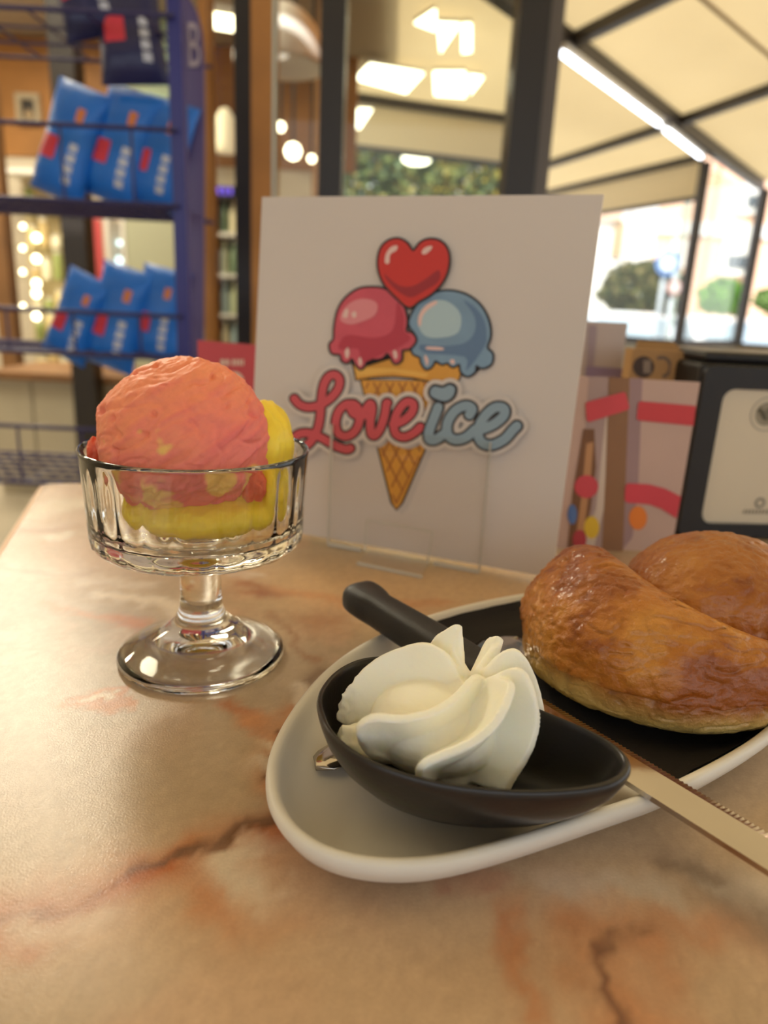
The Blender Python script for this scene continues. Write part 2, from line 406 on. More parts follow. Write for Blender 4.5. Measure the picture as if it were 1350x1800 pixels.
def leafy(name, c, rad, n, size, cols, label, cat, seed, trunk=None, boxy=False):
    """a plant: real stems and thousands of small leaf blades round an uneven body"""
    rnd = random.Random(seed); t = thing(name, (c[0], c[1], c[2] - rad[2] if trunk is None else trunk), label, cat)
    V = []; Fc = []; C = []
    cl = [np.array(lin(k)) for k in cols]
    for k in range(n):
        while True:
            p = np.array([rnd.uniform(-1, 1) for _ in range(3)])
            q = np.linalg.norm(p)
            if boxy or q <= 1: break
        if not boxy: p = p / max(q, 1e-6) * (q ** .45)
        lump = 1 + .22 * mnoise.noise(Vector(p) * 2.2 + Vector((seed, 0, 0)))
        P = np.array(c) + p * np.array(rad) * lump
        a = np.array([rnd.gauss(0, 1) for _ in range(3)]); a /= np.linalg.norm(a); bb = np.cross(a, [rnd.gauss(0, 1) for _ in range(3)]); bb /= np.linalg.norm(bb)
        s = size * rnd.uniform(.6, 1.3); i = len(V)
        V += [P - a * s, P + bb * s * .5, P + a * s, P - bb * s * .5]; Fc.append((i, i + 1, i + 2, i + 3))
        col = cl[rnd.randrange(len(cl))] * rnd.uniform(.75, 1.2); C += [col * .74] * 4
    m = mat(name + '_leaf', (90, 120, 60), .75, spec=.15, attr='Col')
    o = obj('foliage', (V, Fc), m, t); set_colors(o, np.array(C)); o['kind'] = 'stuff'
    z0 = c[2] - rad[2] if trunk is None else trunk
    for k in range(3):
        dx = (k - 1) * rad[0] * .4
        obj('stem', tube([(c[0] + dx, c[1], z0), (c[0] + dx * 1.1, c[1], (z0 + c[2]) / 2), (c[0] + dx * 1.3, c[1], c[2])], [.05, .04, .02], 7), M['wood_dark'], t)
    return t
gm = [(96, 128, 62), (70, 100, 48), (130, 150, 80), (150, 140, 80)]
c = ony(1128, 512, 19.6); leafy('street_tree', (c[0], c[1], c[2]), (1.08, .7, .75), 3200, .11, [(112, 112, 66), (86, 92, 54), (140, 128, 84), (64, 74, 44)], 'dark olive clipped tree behind the road signs', 'tree', 3, trunk=-.45)
c = ony(1272, 522, 19.2); leafy('garden_hedge', (c[0], c[1], c[2]), (.64, .4, .44), 2200, .08, [(126, 186, 56), (150, 206, 80), (98, 160, 44)], 'bright green hedge between the two terrace posts', 'hedge', 4, trunk=-.45)
c = ony(1378, 530, 19.2); leafy('garden_hedge', (c[0], c[1], c[2]), (.78, .4, .36), 1800, .08, [(116, 150, 82), (140, 170, 100), (96, 134, 66)], 'dull green hedge past the terrace corner post', 'hedge', 5, trunk=-.45)
# tall hedge seen through the large pane
hb = ony(745, 330, 7.4)
cols_h = [(112, 124, 70), (84, 102, 58), (140, 148, 84), (170, 158, 92), (120, 140, 104)]
c = ony(638, 320, 7.4); leafy('tall_shrub', (c[0], c[1], 1.4), (.42, .35, 1.34), 7000, .05, cols_h, 'tall olive green shrub seen through the big pane next to the mullion', 'shrub', 6, trunk=0.0, boxy=False)
c = ony(828, 320, 7.6); leafy('tall_shrub', (c[0], c[1], 1.38), (.44, .35, 1.32), 7000, .05, cols_h + [(200, 180, 70)], 'tall yellowish shrub seen through the big pane beside the pale gap', 'shrub', 8, trunk=0.0)

c = ony(738, 320, 8.7); leafy('tall_shrub', (c[0], c[1], 1.42), (.52, .33, 1.36), 7000, .055, cols_h, 'tall dull green shrub standing behind and between the two nearer shrubs', 'shrub', 9, trunk=0.0)
# road signs, cars
def road_sign(px, y0, y1, Y, r, label, cols):
    a = ony(px, y1, Y); top = ony(px, y0, Y); t = thing('road_sign', (a[0], a[1], -.45), label, 'sign')
    obj('pole', tube([(a[0], a[1], -.45), (a[0], a[1], top[2] + .2)], .035, 8), mat('galvanised', (178, 186, 196), .4), t, True)
    V, Fc = lathe([(0, -.012), (r, -.012), (r, .012), (0, .012)], (0, 0, 0), 24)
    d = obj('disc', ([(a[0] + v[0], a[1] - .06 + v[2], top[2] + v[1]) for v in V], Fc), mat('sign_blue', cols[0], .4), t)
    V, Fc = lathe([(0, -.004), (r * .68, -.004), (r * .68, .004), (0, .004)], (0, 0, 0), 24)
    obj('disc_face', ([(a[0] + v[0], a[1] - .08 + v[2], top[2] + v[1]) for v in V], Fc), mat('sign_white', cols[1], .4), d)
    return t
road_sign(1150, 462, 600, 10.9, .17, 'round blue and white road sign on a grey pole', ((96, 140, 206), (220, 226, 236)))
road_sign(1168, 505, 600, 10.6, .10, 'small round pale red road sign beside the blue one', ((206, 160, 160), (226, 214, 214)))
vpost('lamp_post', ony(1203, 400, 12), .07, -.45, 4.2, mat('grey_post', (150, 160, 150), .5)); bpy.data.objects['lamp_post'].pop('kind')
tag(bpy.data.objects['lamp_post'], 'slim grey street pole in front of the peach building', 'pole')

def car(px, Y, yaw, label, body, seed):
    a = ony(px, 600, Y); t = thing('parked_car', (a[0], Y, -.45), label, 'car', 'parked cars on the street'); t.rotation_euler.z = yaw
    prof = [(-2.1, .35), (-2.12, .62), (-2.02, .86), (-1.45, .95), (-.85, 1.38), (-.3, 1.47), (.55, 1.45), (1.25, 1.02), (1.95, .88), (2.12, .62), (2.1, .35)]
    N = len(prof); V = []; Fc = []
    secs = [(-.86, .9), (-.8, 1), (0, 1.02), (.8, 1), (.86, .9)]
    for s, k in secs:
        for x, z in prof: V.append((x * (.99 if abs(s) > .82 else 1), s * (1 - max(0, z - .95) * .32), z))
    for i in range(len(secs) - 1):
        for j in range(N):
            Fc.append((i * N + j, i * N + (j + 1) % N, (i + 1) * N + (j + 1) % N, (i + 1) * N + j))
    Fc += [tuple(range(N))[::-1], tuple(range((len(secs) - 1) * N, len(secs) * N))]
    obj('body', (V, Fc), mat('car_paint', body, .25, coat=.6), t, False, local=True)
    gl = mat('car_glass', (150, 166, 178), .2)  # pale colour stands for sky reflected in the glass
    for s in (-1, 1):
        pts = [(-1.2, .99), (-.78, 1.32), (-.3, 1.39), (.5, 1.37), (1.05, 1.02)]
        obj('side_window', prism([(x, s * (.872 - (z - .95) * .28), z) for x, z in pts], (0, s * .012, 0)), gl, t, local=True)
    for xa, za, xb, zb in ((.62, 1.42, 1.22, 1.05), (-1.4, .98, -.9, 1.35)):
        n = np.array([-(zb - za), 0, xb - xa]); n = n / np.linalg.norm(n) * .02
        obj('windscreen', prism([np.array(p) + n for p in ((xa, -.62, za), (xb, -.72, zb), (xb, .72, zb), (xa, .62, za))], n * .4), gl, t, local=True)
    for x in (-1.3, 1.3):
        for s in (-1, 1):
            V2, F2 = lathe([(0, -.1), (.3, -.1), (.33, -.06), (.33, .06), (.3, .1), (0, .1)], (0, 0, 0), 18)
            obj('wheel', ([(x + v[0], s * .8 + v[2], .33 + v[1]) for v in V2], F2), M['black'], t, True, local=True)
car(1246, 15, 1.5708, 'white car parked between the two terrace posts', (238, 240, 244), 1)
car(1412, 15, 1.5708, 'white car parked past the corner post', (236, 238, 242), 2)
car(1080, 15.2, 1.5708, 'pale silver car standing behind the road signs', (214, 222, 232), 3)
# ================================================================== CAFE INTERIOR THINGS
# glowing panels added behind the big pane in place of reflected bright openings
def reflection_panel(px, z, label):
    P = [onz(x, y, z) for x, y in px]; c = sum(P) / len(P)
    t = thing('reflection_standin', c, label, 'lamp', 'reflection stand-ins behind the big pane')
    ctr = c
    obj('frame', prism([ctr + (p - ctr) * 1.03 + [0, 0, .008] for p in P], (0, 0, .02)), M['white'], t)  # rim of the added reflection stand-in
    obj('diffuser', prism(P, (0, 0, .006)), M['pale_glow'], t)  # glowing face of the added reflection stand-in
M['pale_glow'] = mat('pale_glow', (255, 255, 235), .5, emit=(255, 252, 222), es=5)
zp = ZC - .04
reflection_panel([(624, 140), (650, 114), (745, 130), (714, 164)], zp, 'wide slanting reflection stand-in behind the big pane')
reflection_panel([(762, 128), (818, 128), (818, 172), (764, 168)], zp, 'squarish reflection stand-in behind the big pane')
reflection_panel([(825, 133), (850, 137), (826, 168)], zp, 'small triangular reflection stand-in touching the squarish one')
reflection_panel([(729, 42), (766, 18), (766, 56)], zp, 'triangular reflection stand-in with its point towards the mullion')
reflection_panel([(769, 42), (808, 44), (774, 94)], zp, 'triangular reflection stand-in pointing downwards')
reflection_panel([(812, 44), (829, 44), (829, 92), (812, 94)], zp, 'narrow upright reflection stand-in strip')
reflection_panel([(606, 192), (654, 194), (632, 227), (606, 220)], ZC - .25, 'small slanting reflection stand-in below the cross beam')
a = ony(732, 276, 6.9); t = thing('globe_lamp', a, 'oval lit lamp hanging in front of the shrubs', 'lamp')
obj('shade', lathe([(0, -.06), (.08, -.055), (.125, -.03), (.12, .02), (.07, .06), (0, .07)], a, 20), M['pale_glow'], t, True)
obj('cord', tube([a + [0, 0, .06], (a[0], a[1], ZC - .3)], .004, 6), M['black'], t)

# pendant dome lamp
pc = ony(492, 112, 2.62); R = .150
t = thing('pendant_lamp', pc, 'white dome pendant lamp hanging inside the cafe front', 'lamp')
prof = [(R * math.sin(k / 14 * math.pi / 2), R * 1.15 * math.cos(k / 14 * math.pi / 2)) for k in range(15)]
inner = [(r * .955, z * .955) for r, z in prof[::-1]]
obj('shade', lathe(prof[:1] + prof[1:] + [(R * .985, -.012)] + inner, pc, 40), mat('white_enamel', (226, 222, 216), .4), t, True)
obj('bulb', lathe([(0, .01), (.025, .02), (.036, .05), (.025, .08), (.014, .11), (0, .13)], pc, 16), mat('frosted_bulb', (236, 232, 222), .3, emit=(255, 250, 235), es=.6), t, True)
obj('cord', tube([pc + [0, 0, R * 1.15], (pc[0], pc[1], 2.46)], .006, 8), M['black'], t)

def spot(px, py, Y, r, label):
    a = ony(px, py, Y); t = thing('spot_lamp', a, label, 'lamp', 'small lit lamps inside the cafe')
    obj('lens', lathe([(0, -r), (r * .7, -r * .7), (r, 0), (r * .7, r * .7), (0, r)], a, 14), M['lit_warm'], t, True)
    obj('stalk', bar(a, (a[0], a[1], 2.47), .012, .012, (1, 0, 0)), M['black'], t)
spot(493, 223, 3.6, .022, 'small round lit lamp next to the timber upright'); spot(515, 266, 3.4, .036, 'oval lit lamp below the pendant shade'); spot(548, 279, 3.2, .016, 'tiny round lit lamp close to the dark mullion')

# batten, lantern and bottle shelf behind the glass door
a, b = ony(374, 36, 4.2), ony(432, 46, 4.2)
t = thing('led_batten', (a + b) / 2, 'bright warm batten lamp on the ceiling behind the glass door', 'lamp')
obj('diffuser', tube([a, a * .96 + b * .04, a * .04 + b * .96, b], [.02, .034, .034, .02], 10), M['lit_warm'], t, True); obj('housing', bar(a + [0, 0, .05], b + [0, 0, .05], .06, .04), M['white'], t)
a = ony(396, 228, 4.3); t = thing('lantern', a - np.array([0, 0, .12]), 'cream glowing lantern on the wall behind the glass door', 'lamp')
obj('shade', lathe([(0, -.115), (.05, -.115), (.055, -.08), (.05, .06), (.025, .10), (0, .11)], a, 16), mat('lantern_shade', (236, 226, 196), .6, emit=(255, 240, 200), es=.4), t, True)
obj('bracket', bar(a + [0, 0, .10], (a[0], YB + .01, a[2] + .12), .02, .02), M['black'], t)
a0, a1 = ony(377, 600, 4.7), ony(424, 330, 4.7)
t = thing('bottle_cabinet', ((a0[0] + a1[0]) / 2, 4.8, 0), 'tall glazed cabinet of bottles behind the glass door', 'cabinet')
gcab = mat('green_grey_board', (150, 158, 136), .5)
obj('back_panel', box(a0[0], a1[0] + .1, 4.98, 5.0, 0.05, a1[2]), gcab, t)
for s in (a0[0], a1[0] + .1): obj('side_panel', box(s - .01, s + .01, 4.72, 5.0, 0.0, a1[2]), M['wood_dark'], t)
zs = [.06 + k * (a1[2] - .08) / 6 for k in range(7)]
for z in zs: obj('shelf', box(a0[0] + .012, a1[0] + .088, 4.74, 4.975, z - .01, z + .01), M['white'], t)
bt_cols = [((190, 196, 160), 'pale green'), ((120, 140, 110), 'dull green'), ((226, 216, 180), 'cream'), ((170, 190, 190), 'bluish')]
k = 0; ORD = ['lowest', 'second', 'third', 'fourth', 'fifth', 'topmost']
for zi in range(1, 6):
    for j in range(4):
        c_, nme = bt_cols[(zi + j) % 4]; X = a0[0] + .05 + j * .062; z = zs[zi] + .0105
        o = thing('bottle', (X, 4.80, z), '%s bottle on the %s shelf of the glazed bottle cabinet' % (nme, ORD[zi]), 'bottle', 'bottles in the glazed cabinet')
        obj('glass_body', lathe([(0, 0), (.024, 0), (.026, .01), (.026, .12), (.012, .16), (.011, .19), (0, .19)], (X, 4.80, z), 12), mat('bottle_' + nme.replace(' ', '_'), c_, .15), o, True)
        obj('cap', lathe([(0, .1905), (.013, .1905), (.013, .21), (0, .21)], (X, 4.80, z), 10), M['lit_warm'] if k % 5 == 0 and False else M['white'], o); k += 1
a = ony(396, 336, 4.69); t = thing('led_sign', a, 'small violet lit sign above the bottle cabinet', 'sign')
obj('backing', box(a[0] - .06, a[0] + .06, 4.69, 4.74, a[2] - .03, a[2] + .03), M['black'], t)
for dx in (-.035, 0, .035): obj('lit_stroke', box(a[0] + dx - .009, a[0] + dx + .009, 4.675, 4.689, a[2] - .02, a[2] + .02), mat('violet_light', (120, 90, 240), .5, emit=(110, 90, 255), es=.5), t)

# picture, lit display cabinet, banner, board, counter
def wallpic():
    t = thing('framed_picture', ony(53, 194, YB - .03), 'small dark picture in a pale frame on the wood panelling', 'picture')
    x0, x1 = ony(32, 194, YB)[0], ony(74, 194, YB)[0]; z0, z1 = ony(53, 222, YB)[2], ony(53, 166, YB)[2]
    for q in (box(x0, x1, YB - .035, YB - .002, z1 - .035, z1), box(x0, x1, YB - .035, YB - .002, z0, z0 + .035), box(x0, x0 + .035, YB - .035, YB - .002, z0 + .035, z1 - .035), box(x1 - .035, x1, YB - .035, YB - .002, z0 + .035, z1 - .035)):
        obj('frame_side', q, mat('pale_frame', (168, 152, 124), .5), t)
    obj('print', box(x0 + .036, x1 - .036, YB - .018, YB - .004, z0 + .036, z1 - .036), mat('dark_print', (50, 44, 38), .5), t)
    V, Fc = lathe([(0, -.003), (.028, -.003), (.028, .003), (0, .003)], (0, 0, 0), 16)
    obj('print_motif', ([((x0 + x1) / 2 + v[0], YB - .024 + v[2], (z0 + z1) / 2 - .03 + v[1]) for v in V], Fc), mat('tan_motif', (164, 140, 104), .5), t)
wallpic()
cx0, cx1 = ony(22, 480, 4.9)[0], ony(132, 480, 4.9)[0]; zt = ony(70, 300, 4.9)[2]; zb = .35
t = thing('display_cabinet', ((cx0 + cx1) / 2, 4.9, 0), 'lit glass display cabinet with shelves of small things along the back wall', 'cabinet')
m_cream = mat('cream_board', (206, 188, 146), .6)
obj('back_panel', box(cx0, cx1, 5.12, 5.16, 0, zt), m_cream, t); obj('top_panel', box(cx0, cx1, 4.84, 5.16, zt - .03, zt), M['white'], t)
obj('plinth', box(cx0, cx1, 4.84, 5.115, 0, .3), M['grey_panel'], t)
for s in (cx0 + .012, cx1 - .012): obj('post', box(s - .012, s + .012, 4.84, 4.865, .3, zt - .03), M['wood_dark'], t)
zs = [.36 + k * (zt - .42) / 6 for k in range(7)]
for z in zs[:-1]: obj('shelf', box(cx0 + .026, cx1 - .026, 4.87, 5.115, z - .006, z + .006), M['pane'], t)
rr = random.Random(2)
for j, (px, ys) in enumerate(((40, (398, 436, 478, 538)), (64, (418, 455, 498, 516, 556)))):
    for py in ys:
        a = ony(px, py, 4.88 + .05 * j); r = .016 if j == 0 else .026
        obj('cabinet_bulb', lathe([(0, -r), (r * .7, -r * .7), (r, 0), (r * .7, r * .7), (0, r)], a, 10), M['lit_warm'], t, True)
gl = [((226, 206, 150), 'yellow'), ((196, 170, 120), 'tan'), ((236, 226, 200), 'cream'), ((150, 160, 96), 'green')]
for zi, z in enumerate(zs[:-1]):
    for j in range(4):
        c_, nme = gl[(zi * 3 + j) % 4]; X = cx0 + .09 + j * (cx1 - cx0 - .18) / 3; z_ = z + .0065; h = .07 + .05 * ((zi + j) % 3)
        o = thing('jar', (X, 5.03, z_), 'small %s jar on the %s shelf of the lit display cabinet' % (nme, ORD[zi]), 'jar', 'jars in the lit display cabinet')
        obj('body', lathe([(0, 0), (.028, 0), (.031, .01), (.031, h * .8), (.022, h), (0, h)], (X, 5.03, z_), 10), mat('jar_' + nme, c_, .3), o, True)
        obj('lid', lathe([(0, h + .0005), (.024, h + .0005), (.024, h + .014), (0, h + .014)], (X, 5.03, z_), 10), M['white'], o)
a = ony(172, 430, 4.6); t = thing('banner', (a[0], 4.6, 0), 'narrow red banner standing beside the dark pillar', 'banner')
obj('sheet', box(ony(163, 430, 4.6)[0], ony(181, 430, 4.6)[0], 4.6, 4.606, .05, ony(172, 385, 4.6)[2]), mat('red_banner', (170, 62, 62), .6), t)
obj('foot', box(ony(160, 430, 4.6)[0], ony(184, 430, 4.6)[0], 4.54, 4.68, 0, .05), M['black'], t)
a = ony(152, 430, 4.8); tag(obj('door_3', box(ony(138, 430, 4.8)[0], ony(162.5, 430, 4.8)[0], 4.8, 4.84, 0, ony(150, 340, 4.8)[2]), mat('pale_door', (196, 186, 168), .5)), kind='structure')
x0, x1 = ony(222, 450, 4.35)[0], ony(330, 450, 4.35)[0]
t = thing('menu_board', ((x0 + x1) / 2, 4.4, 0), 'pale grey green board standing behind the snack rack', 'board')
obj('panel', box(x0, x1, 4.35, 4.38, .25, ony(280, 385, 4.35)[2]), mat('pale_green_board', (158, 158, 132), .6), t)
for s in (x0 + .03, x1 - .03): obj('leg', box(s - .02, s + .02, 4.385, 4.42, 0, 1.0), M['black'], t)
x0, x1 = ony(205, 130, 4.7)[0], ony(318, 130, 4.7)[0]; z1 = ony(260, 20, 4.7)[2]; z0 = ony(260, 205, 4.7)[2]
t = thing('slatted_shutter', ((x0 + x1) / 2, 4.7, z0), 'pale green slatted shutter high behind the snack rack', 'shutter')
n = 11; m_sl = mat('pale_green_slat', (140, 160, 132), .5)
for k in range(n):
    za = z0 + (z1 - z0) * k / n
    obj('slat', box(x0, x1, 4.7, 4.715, za + .006, za + (z1 - z0) / n - .004), m_sl, t)
for s in (x0 - .012, x1 + .012): obj('guide_rail', box(s - .011, s + .011, 4.69, 4.73, z0, z1), M['black'], t)
a = ony(200, 430, 4.62); t = thing('drinks_cooler', (a[0], 4.65, 0), 'drinks cooler with bluish white lights next to the grey green board', 'cooler')
xa, xb = ony(187, 430, 4.62)[0], ony(219, 430, 4.62)[0]; zt = ony(200, 385, 4.62)[2]
obj('body', join(box(xa, xb, 4.98, 5.05, 0, zt), box(xa, xa + .015, 4.62, 4.98, 0, zt), box(xb - .015, xb, 4.62, 4.98, 0, zt), box(xa, xb, 4.62, 4.98, 0, .3)), M['white'], t)
m_ice = mat('cool_light', (226, 244, 246), .5, emit=(206, 240, 250), es=2.2)
for px, py, r in ((192, 403, .022), (197, 436, .03), (209, 458, .026), (211, 427, .018)):
    q = ony(px, py, 4.75); obj('cooler_bulb', lathe([(0, -r), (r * .7, -r * .7), (r, 0), (r * .7, r * .7), (0, r)], q, 10), m_ice, t, True)
x0, x1 = ony(-60, 740, 2.9)[0], ony(330, 740, 2.9)[0]
t = thing('serving_counter', ((x0 + x1) / 2, 3.2, 0), 'long grey panelled serving counter behind the snack rack', 'counter')
zt = ony(120, 668, 2.9)[2]
k = 5
for i in range(k): obj('front_panel', box(x0 + (x1 - x0) * i / k + .004, x0 + (x1 - x0) * (i + 1) / k - .004, 3.1, 3.125, .08, zt - .03), M['grey_panel'], t)
obj('carcass', box(x0, x1, 3.126, 3.6, 0.0, zt - .03), M['grey_panel'], t); obj('worktop', box(x0 - .01, x1 + .01, 3.07, 3.62, zt - .0295, zt), M['wood_dark'], t)
vpost('trim_9', ony(8, 480, 4.0), .085, 0, 1.9, M['wood_dark'])

# ================================================================== SNACK RACK
RY = 1.36
def rp(x, y, Y=RY): return ony(x, y, Y)
pr = rp(317, 300)[0]; pl = rp(-260, 300)[0]; YR2 = RY + .26
rack = thing('snack_rack', ((pl + pr) / 2, RY + .13, 0), 'blue wire snack rack with tiered shelves of crisp bags', 'rack')
pw = .024
for X in (pl, pr):
    for Y, X in ((RY, X), (YR2, X * YR2 / RY + .004)): obj('post', box(X - pw / 2, X + pw / 2, Y - .012, Y + .012, 0, 1.72), M['blue_paint'], rack)
def wires(z, zr, n=6, m=19):
    r = .0026
    for z_ in (z, zr):
        obj('rail', tube([(pl, RY - .02, z_), (pr, RY - .02, z_)], .0042, 7), M['wire'], rack, True)
    obj('rail', tube([(pl, YR2 - .02, z), (pr, YR2 - .02, z)], .0035, 7), M['wire'], rack, True)
    for k in range(1, n):
        Y = RY - .02 + (YR2 - RY) * k / n; obj('shelf_wire', tube([(pl, Y, z), (pr, Y, z)], r, 6), M['wire'], rack)
    for k in range(m):
        X = pl + (pr - pl) * (k + .5) / m; obj('shelf_wire', tube([(X, RY - .02, zr if k % 4 == 0 else z), (X, RY - .019, z), (X, YR2 - .02, z)], r, 5), M['wire'], rack)
levels = []
for yb, yr in ((28, -70), (357, 226), (622, 549), (850, 752)):
    z = rp(160, yb)[2]; zr = rp(160, yr)[2]; wires(z, zr, *((3, 6) if yb < 100 else ())); levels.append(z)
# arched header panel at the side of the rack, with its letter
P = [rp(x, y, 1.45) for x, y in ((330, 640), (318, 0), (322, -12), (334, -2), (346, 20), (354, 52), (358, 100), (359, 200), (357, 640))]
obj('side_sign', prism(P, (0, .008, 0)), mat('violet_panel', (96, 84, 130), .35), rack, label='violet side panel with an arched top')
fc = bpy.data.curves.new('letter', 'FONT'); fc.body = 'B'; fc.size = 1; fo = bpy.data.objects.new('letter', fc); COL.objects.link(fo)
dg = bpy.context.evaluated_depsgraph_get(); lm = bpy.data.meshes.new_from_object(fo.evaluated_get(dg)); bpy.data.objects.remove(fo)
lv = [v.co[:] for v in lm.vertices]; lf = [tuple(p.vertices) for p in lm.polygons]
xs = [v[0] for v in lv]; ys = [v[1] for v in lv]
o0 = rp(332, 117, 1.444); o1 = rp(351, 40, 1.444)
obj('side_sign_letter', ([(o0[0] + (v[0] - min(xs)) / (max(xs) - min(xs)) * (o1[0] - o0[0]), 1.444, o0[2] + (v[1] - min(ys)) / (max(ys) - min(ys)) * (o1[2] - o0[2])) for v in lv], lf), mat('pale_letter', (176, 164, 176), .5), rack)

# crisp bags
def bag_pt(u, v, side=1, off=0.0):
    """u across -1..1, v up 0..1 -> local point on the front (side=-1) or the back"""
    W, Hh, D = .070, .215, .034
    edge = (1 - abs(u) ** 2.6) * min(1, max(0, v - .035) / .16) ** .6 * min(1, max(0, .965 - v) / .2) ** .6
    puff = D * max(edge, 0) ** .55
    w = W * (1 - .10 * math.sin(math.pi * v))
    wr = .0022 * mnoise.noise(Vector((u * 2.2, v * 5, side * 3)))
    return (u * w, side * (puff + wr * (edge > 0) + .0012 + off), v * Hh)
def bag_mesh(side_cols=None):
    nu, nv = 18, 26; V = []; Fc = []
    for s in (-1, 1):
        for j in range(nv + 1):
            for i in range(nu + 1): V.append(bag_pt(-1 + 2 * i / nu, j / nv, s))
    n = (nu + 1) * (nv + 1)
    for s in (0, 1):
        for j in range(nv):
            for i in range(nu):
                q = [s * n + j * (nu + 1) + i, s * n + j * (nu + 1) + i + 1, s * n + (j + 1) * (nu + 1) + i + 1, s * n + (j + 1) * (nu + 1) + i]
                Fc.append(tuple(q if s == 0 else q[::-1]))
    rim = [i for i in range(nu + 1)] + [j * (nu + 1) + nu for j in range(1, nv + 1)] + [nv * (nu + 1) + i for i in range(nu - 1, -1, -1)] + [j * (nu + 1) for j in range(nv - 1, 0, -1)]
    for k in range(len(rim)):
        a, b = rim[k], rim[(k + 1) % len(rim)]; Fc.append((a, a + n, b + n, b))
    return V, Fc
def decal(u0, u1, v0, v1, nu=6, nv=6, skew=0.0):
    V = []; Fc = []
    for j in range(nv + 1):
        for i in range(nu + 1):
            v = v0 + (v1 - v0) * j / nv; u = u0 + (u1 - u0) * i / nu + skew * (v - v0); V.append(bag_pt(u, v, -1, .0012))
    for j in range(nv):
        for i in range(nu): a = j * (nu + 1) + i; Fc.append((a, a + 1, a + nu + 2, a + nu + 1))
    return V, Fc
m_bag = mat('blue_foil', (26, 112, 210), .32, nscale=9, namt=.18); m_bag2 = mat('navy_foil', (34, 38, 84), .35, nscale=9, namt=.2)
m_dec = mat('red_label', (206, 54, 76), .4); m_dec2 = mat('orange_label', (206, 120, 60), .4); m_wt = mat('white_lettering', (196, 200, 214), .4)
bags = []
def make_bag(mb):
    t = bpy.data.objects.new('crisp_bag', None); COL.objects.link(t); t.empty_display_size = .02
    obj('pouch', bag_mesh(), mb, t, True, local=True)
    obj('red_label', decal(-.78, -.12, .30, .50), m_dec, t, True, local=True)
    obj('orange_emblem', decal(.28, .55, .68, .80, 4, 4), m_dec2, t, True, local=True)
    for k in range(4): obj('lettering', decal(.34, .62, .14 + k * .095, .21 + k * .095, 3, 3, .1), m_wt, t, True, local=True)
    return t
def clone(t):
    c = t.copy(); COL.objects.link(c)
    for ch in t.children:
        k = ch.copy(); COL.objects.link(k); k.parent = c
    return c
bag0 = make_bag(m_bag); bagn = make_bag(m_bag2); used = {0: False, 1: False}
def put_bag(px, py, Y, yaw, roll, lean, scale, label, navy=False, group=None):
    src = bagn if navy else bag0; k = int(navy)
    o = clone(src) if used[k] else src; used[k] = True
    p = ony(px, py, Y); o.location = p
    o.rotation_mode = 'XYZ'
    o.rotation_euler = (Matrix.Rotation(yaw, 3, 'Z') @ Matrix.Rotation(roll, 3, 'Y') @ Matrix.Rotation(lean, 3, 'X')).to_euler(); o.scale = (scale * .88, scale * .8, scale)
    tag(o, label, 'crisp bag', group)
g = 'blue crisp bags on the rack'
put_bag(98, 346, 1.44, -.22, .34, -.10, .93, 'blue crisp bag at the open end of the middle rack shelf', group=g)
put_bag(190, 354, 1.44, -.22, .30, -.10, .93, 'blue crisp bag in the middle of the middle rack shelf', group=g)
put_bag(262, 364, 1.44, -.22, .26, -.10, .88, 'blue crisp bag next to the rack post on the middle shelf', group=g)
put_bag(110, 628, 1.44, -.22, .40, -.10, .80, 'blue crisp bag leaning furthest over on the lower rack shelf', group=g)
put_bag(188, 646, 1.44, -.22, .26, -.10, .93, 'tall blue crisp bag in the middle of the lower rack shelf', group=g)
put_bag(268, 634, 1.44, -.22, .18, -.10, .84, 'blue crisp bag next to the rack post on the lower shelf', group=g)
put_bag(175, 66, 1.42, .2, -.30, -.2, .9, 'dark navy crisp bag hanging low on the top rack shelf', navy=True, group=g)
put_bag(240, 150, 1.42, .2, -.10, -.2, .95, 'dark navy crisp bag with its corner hanging under the top rack shelf', navy=True, group=g)
put_bag(196, 32, 1.46, -.62, .2, -.1, .9, 'bright blue crisp bag standing on the top rack shelf', group=g)
# ================================================================== TABLE
K = onz(72, 850, TZ); K2 = onz(0, 960, TZ)
tb = (K - K2)[:2]; tb /= np.linalg.norm(tb); ta = np.array([tb[1], -tb[0]])
def T2(a, b): return K[:2] + ta * a + tb * b
TA, TB = 1.20, .70
table = thing('cafe_table', tuple(T2(TA / 2, -TB / 2)) + (0,), 'cafe table with a peach marble patterned top', 'table')
na, nb = 470, 290
A = np.linspace(.004, TA - .004, na) ; B = np.linspace(-TB + .004, -.004, nb)
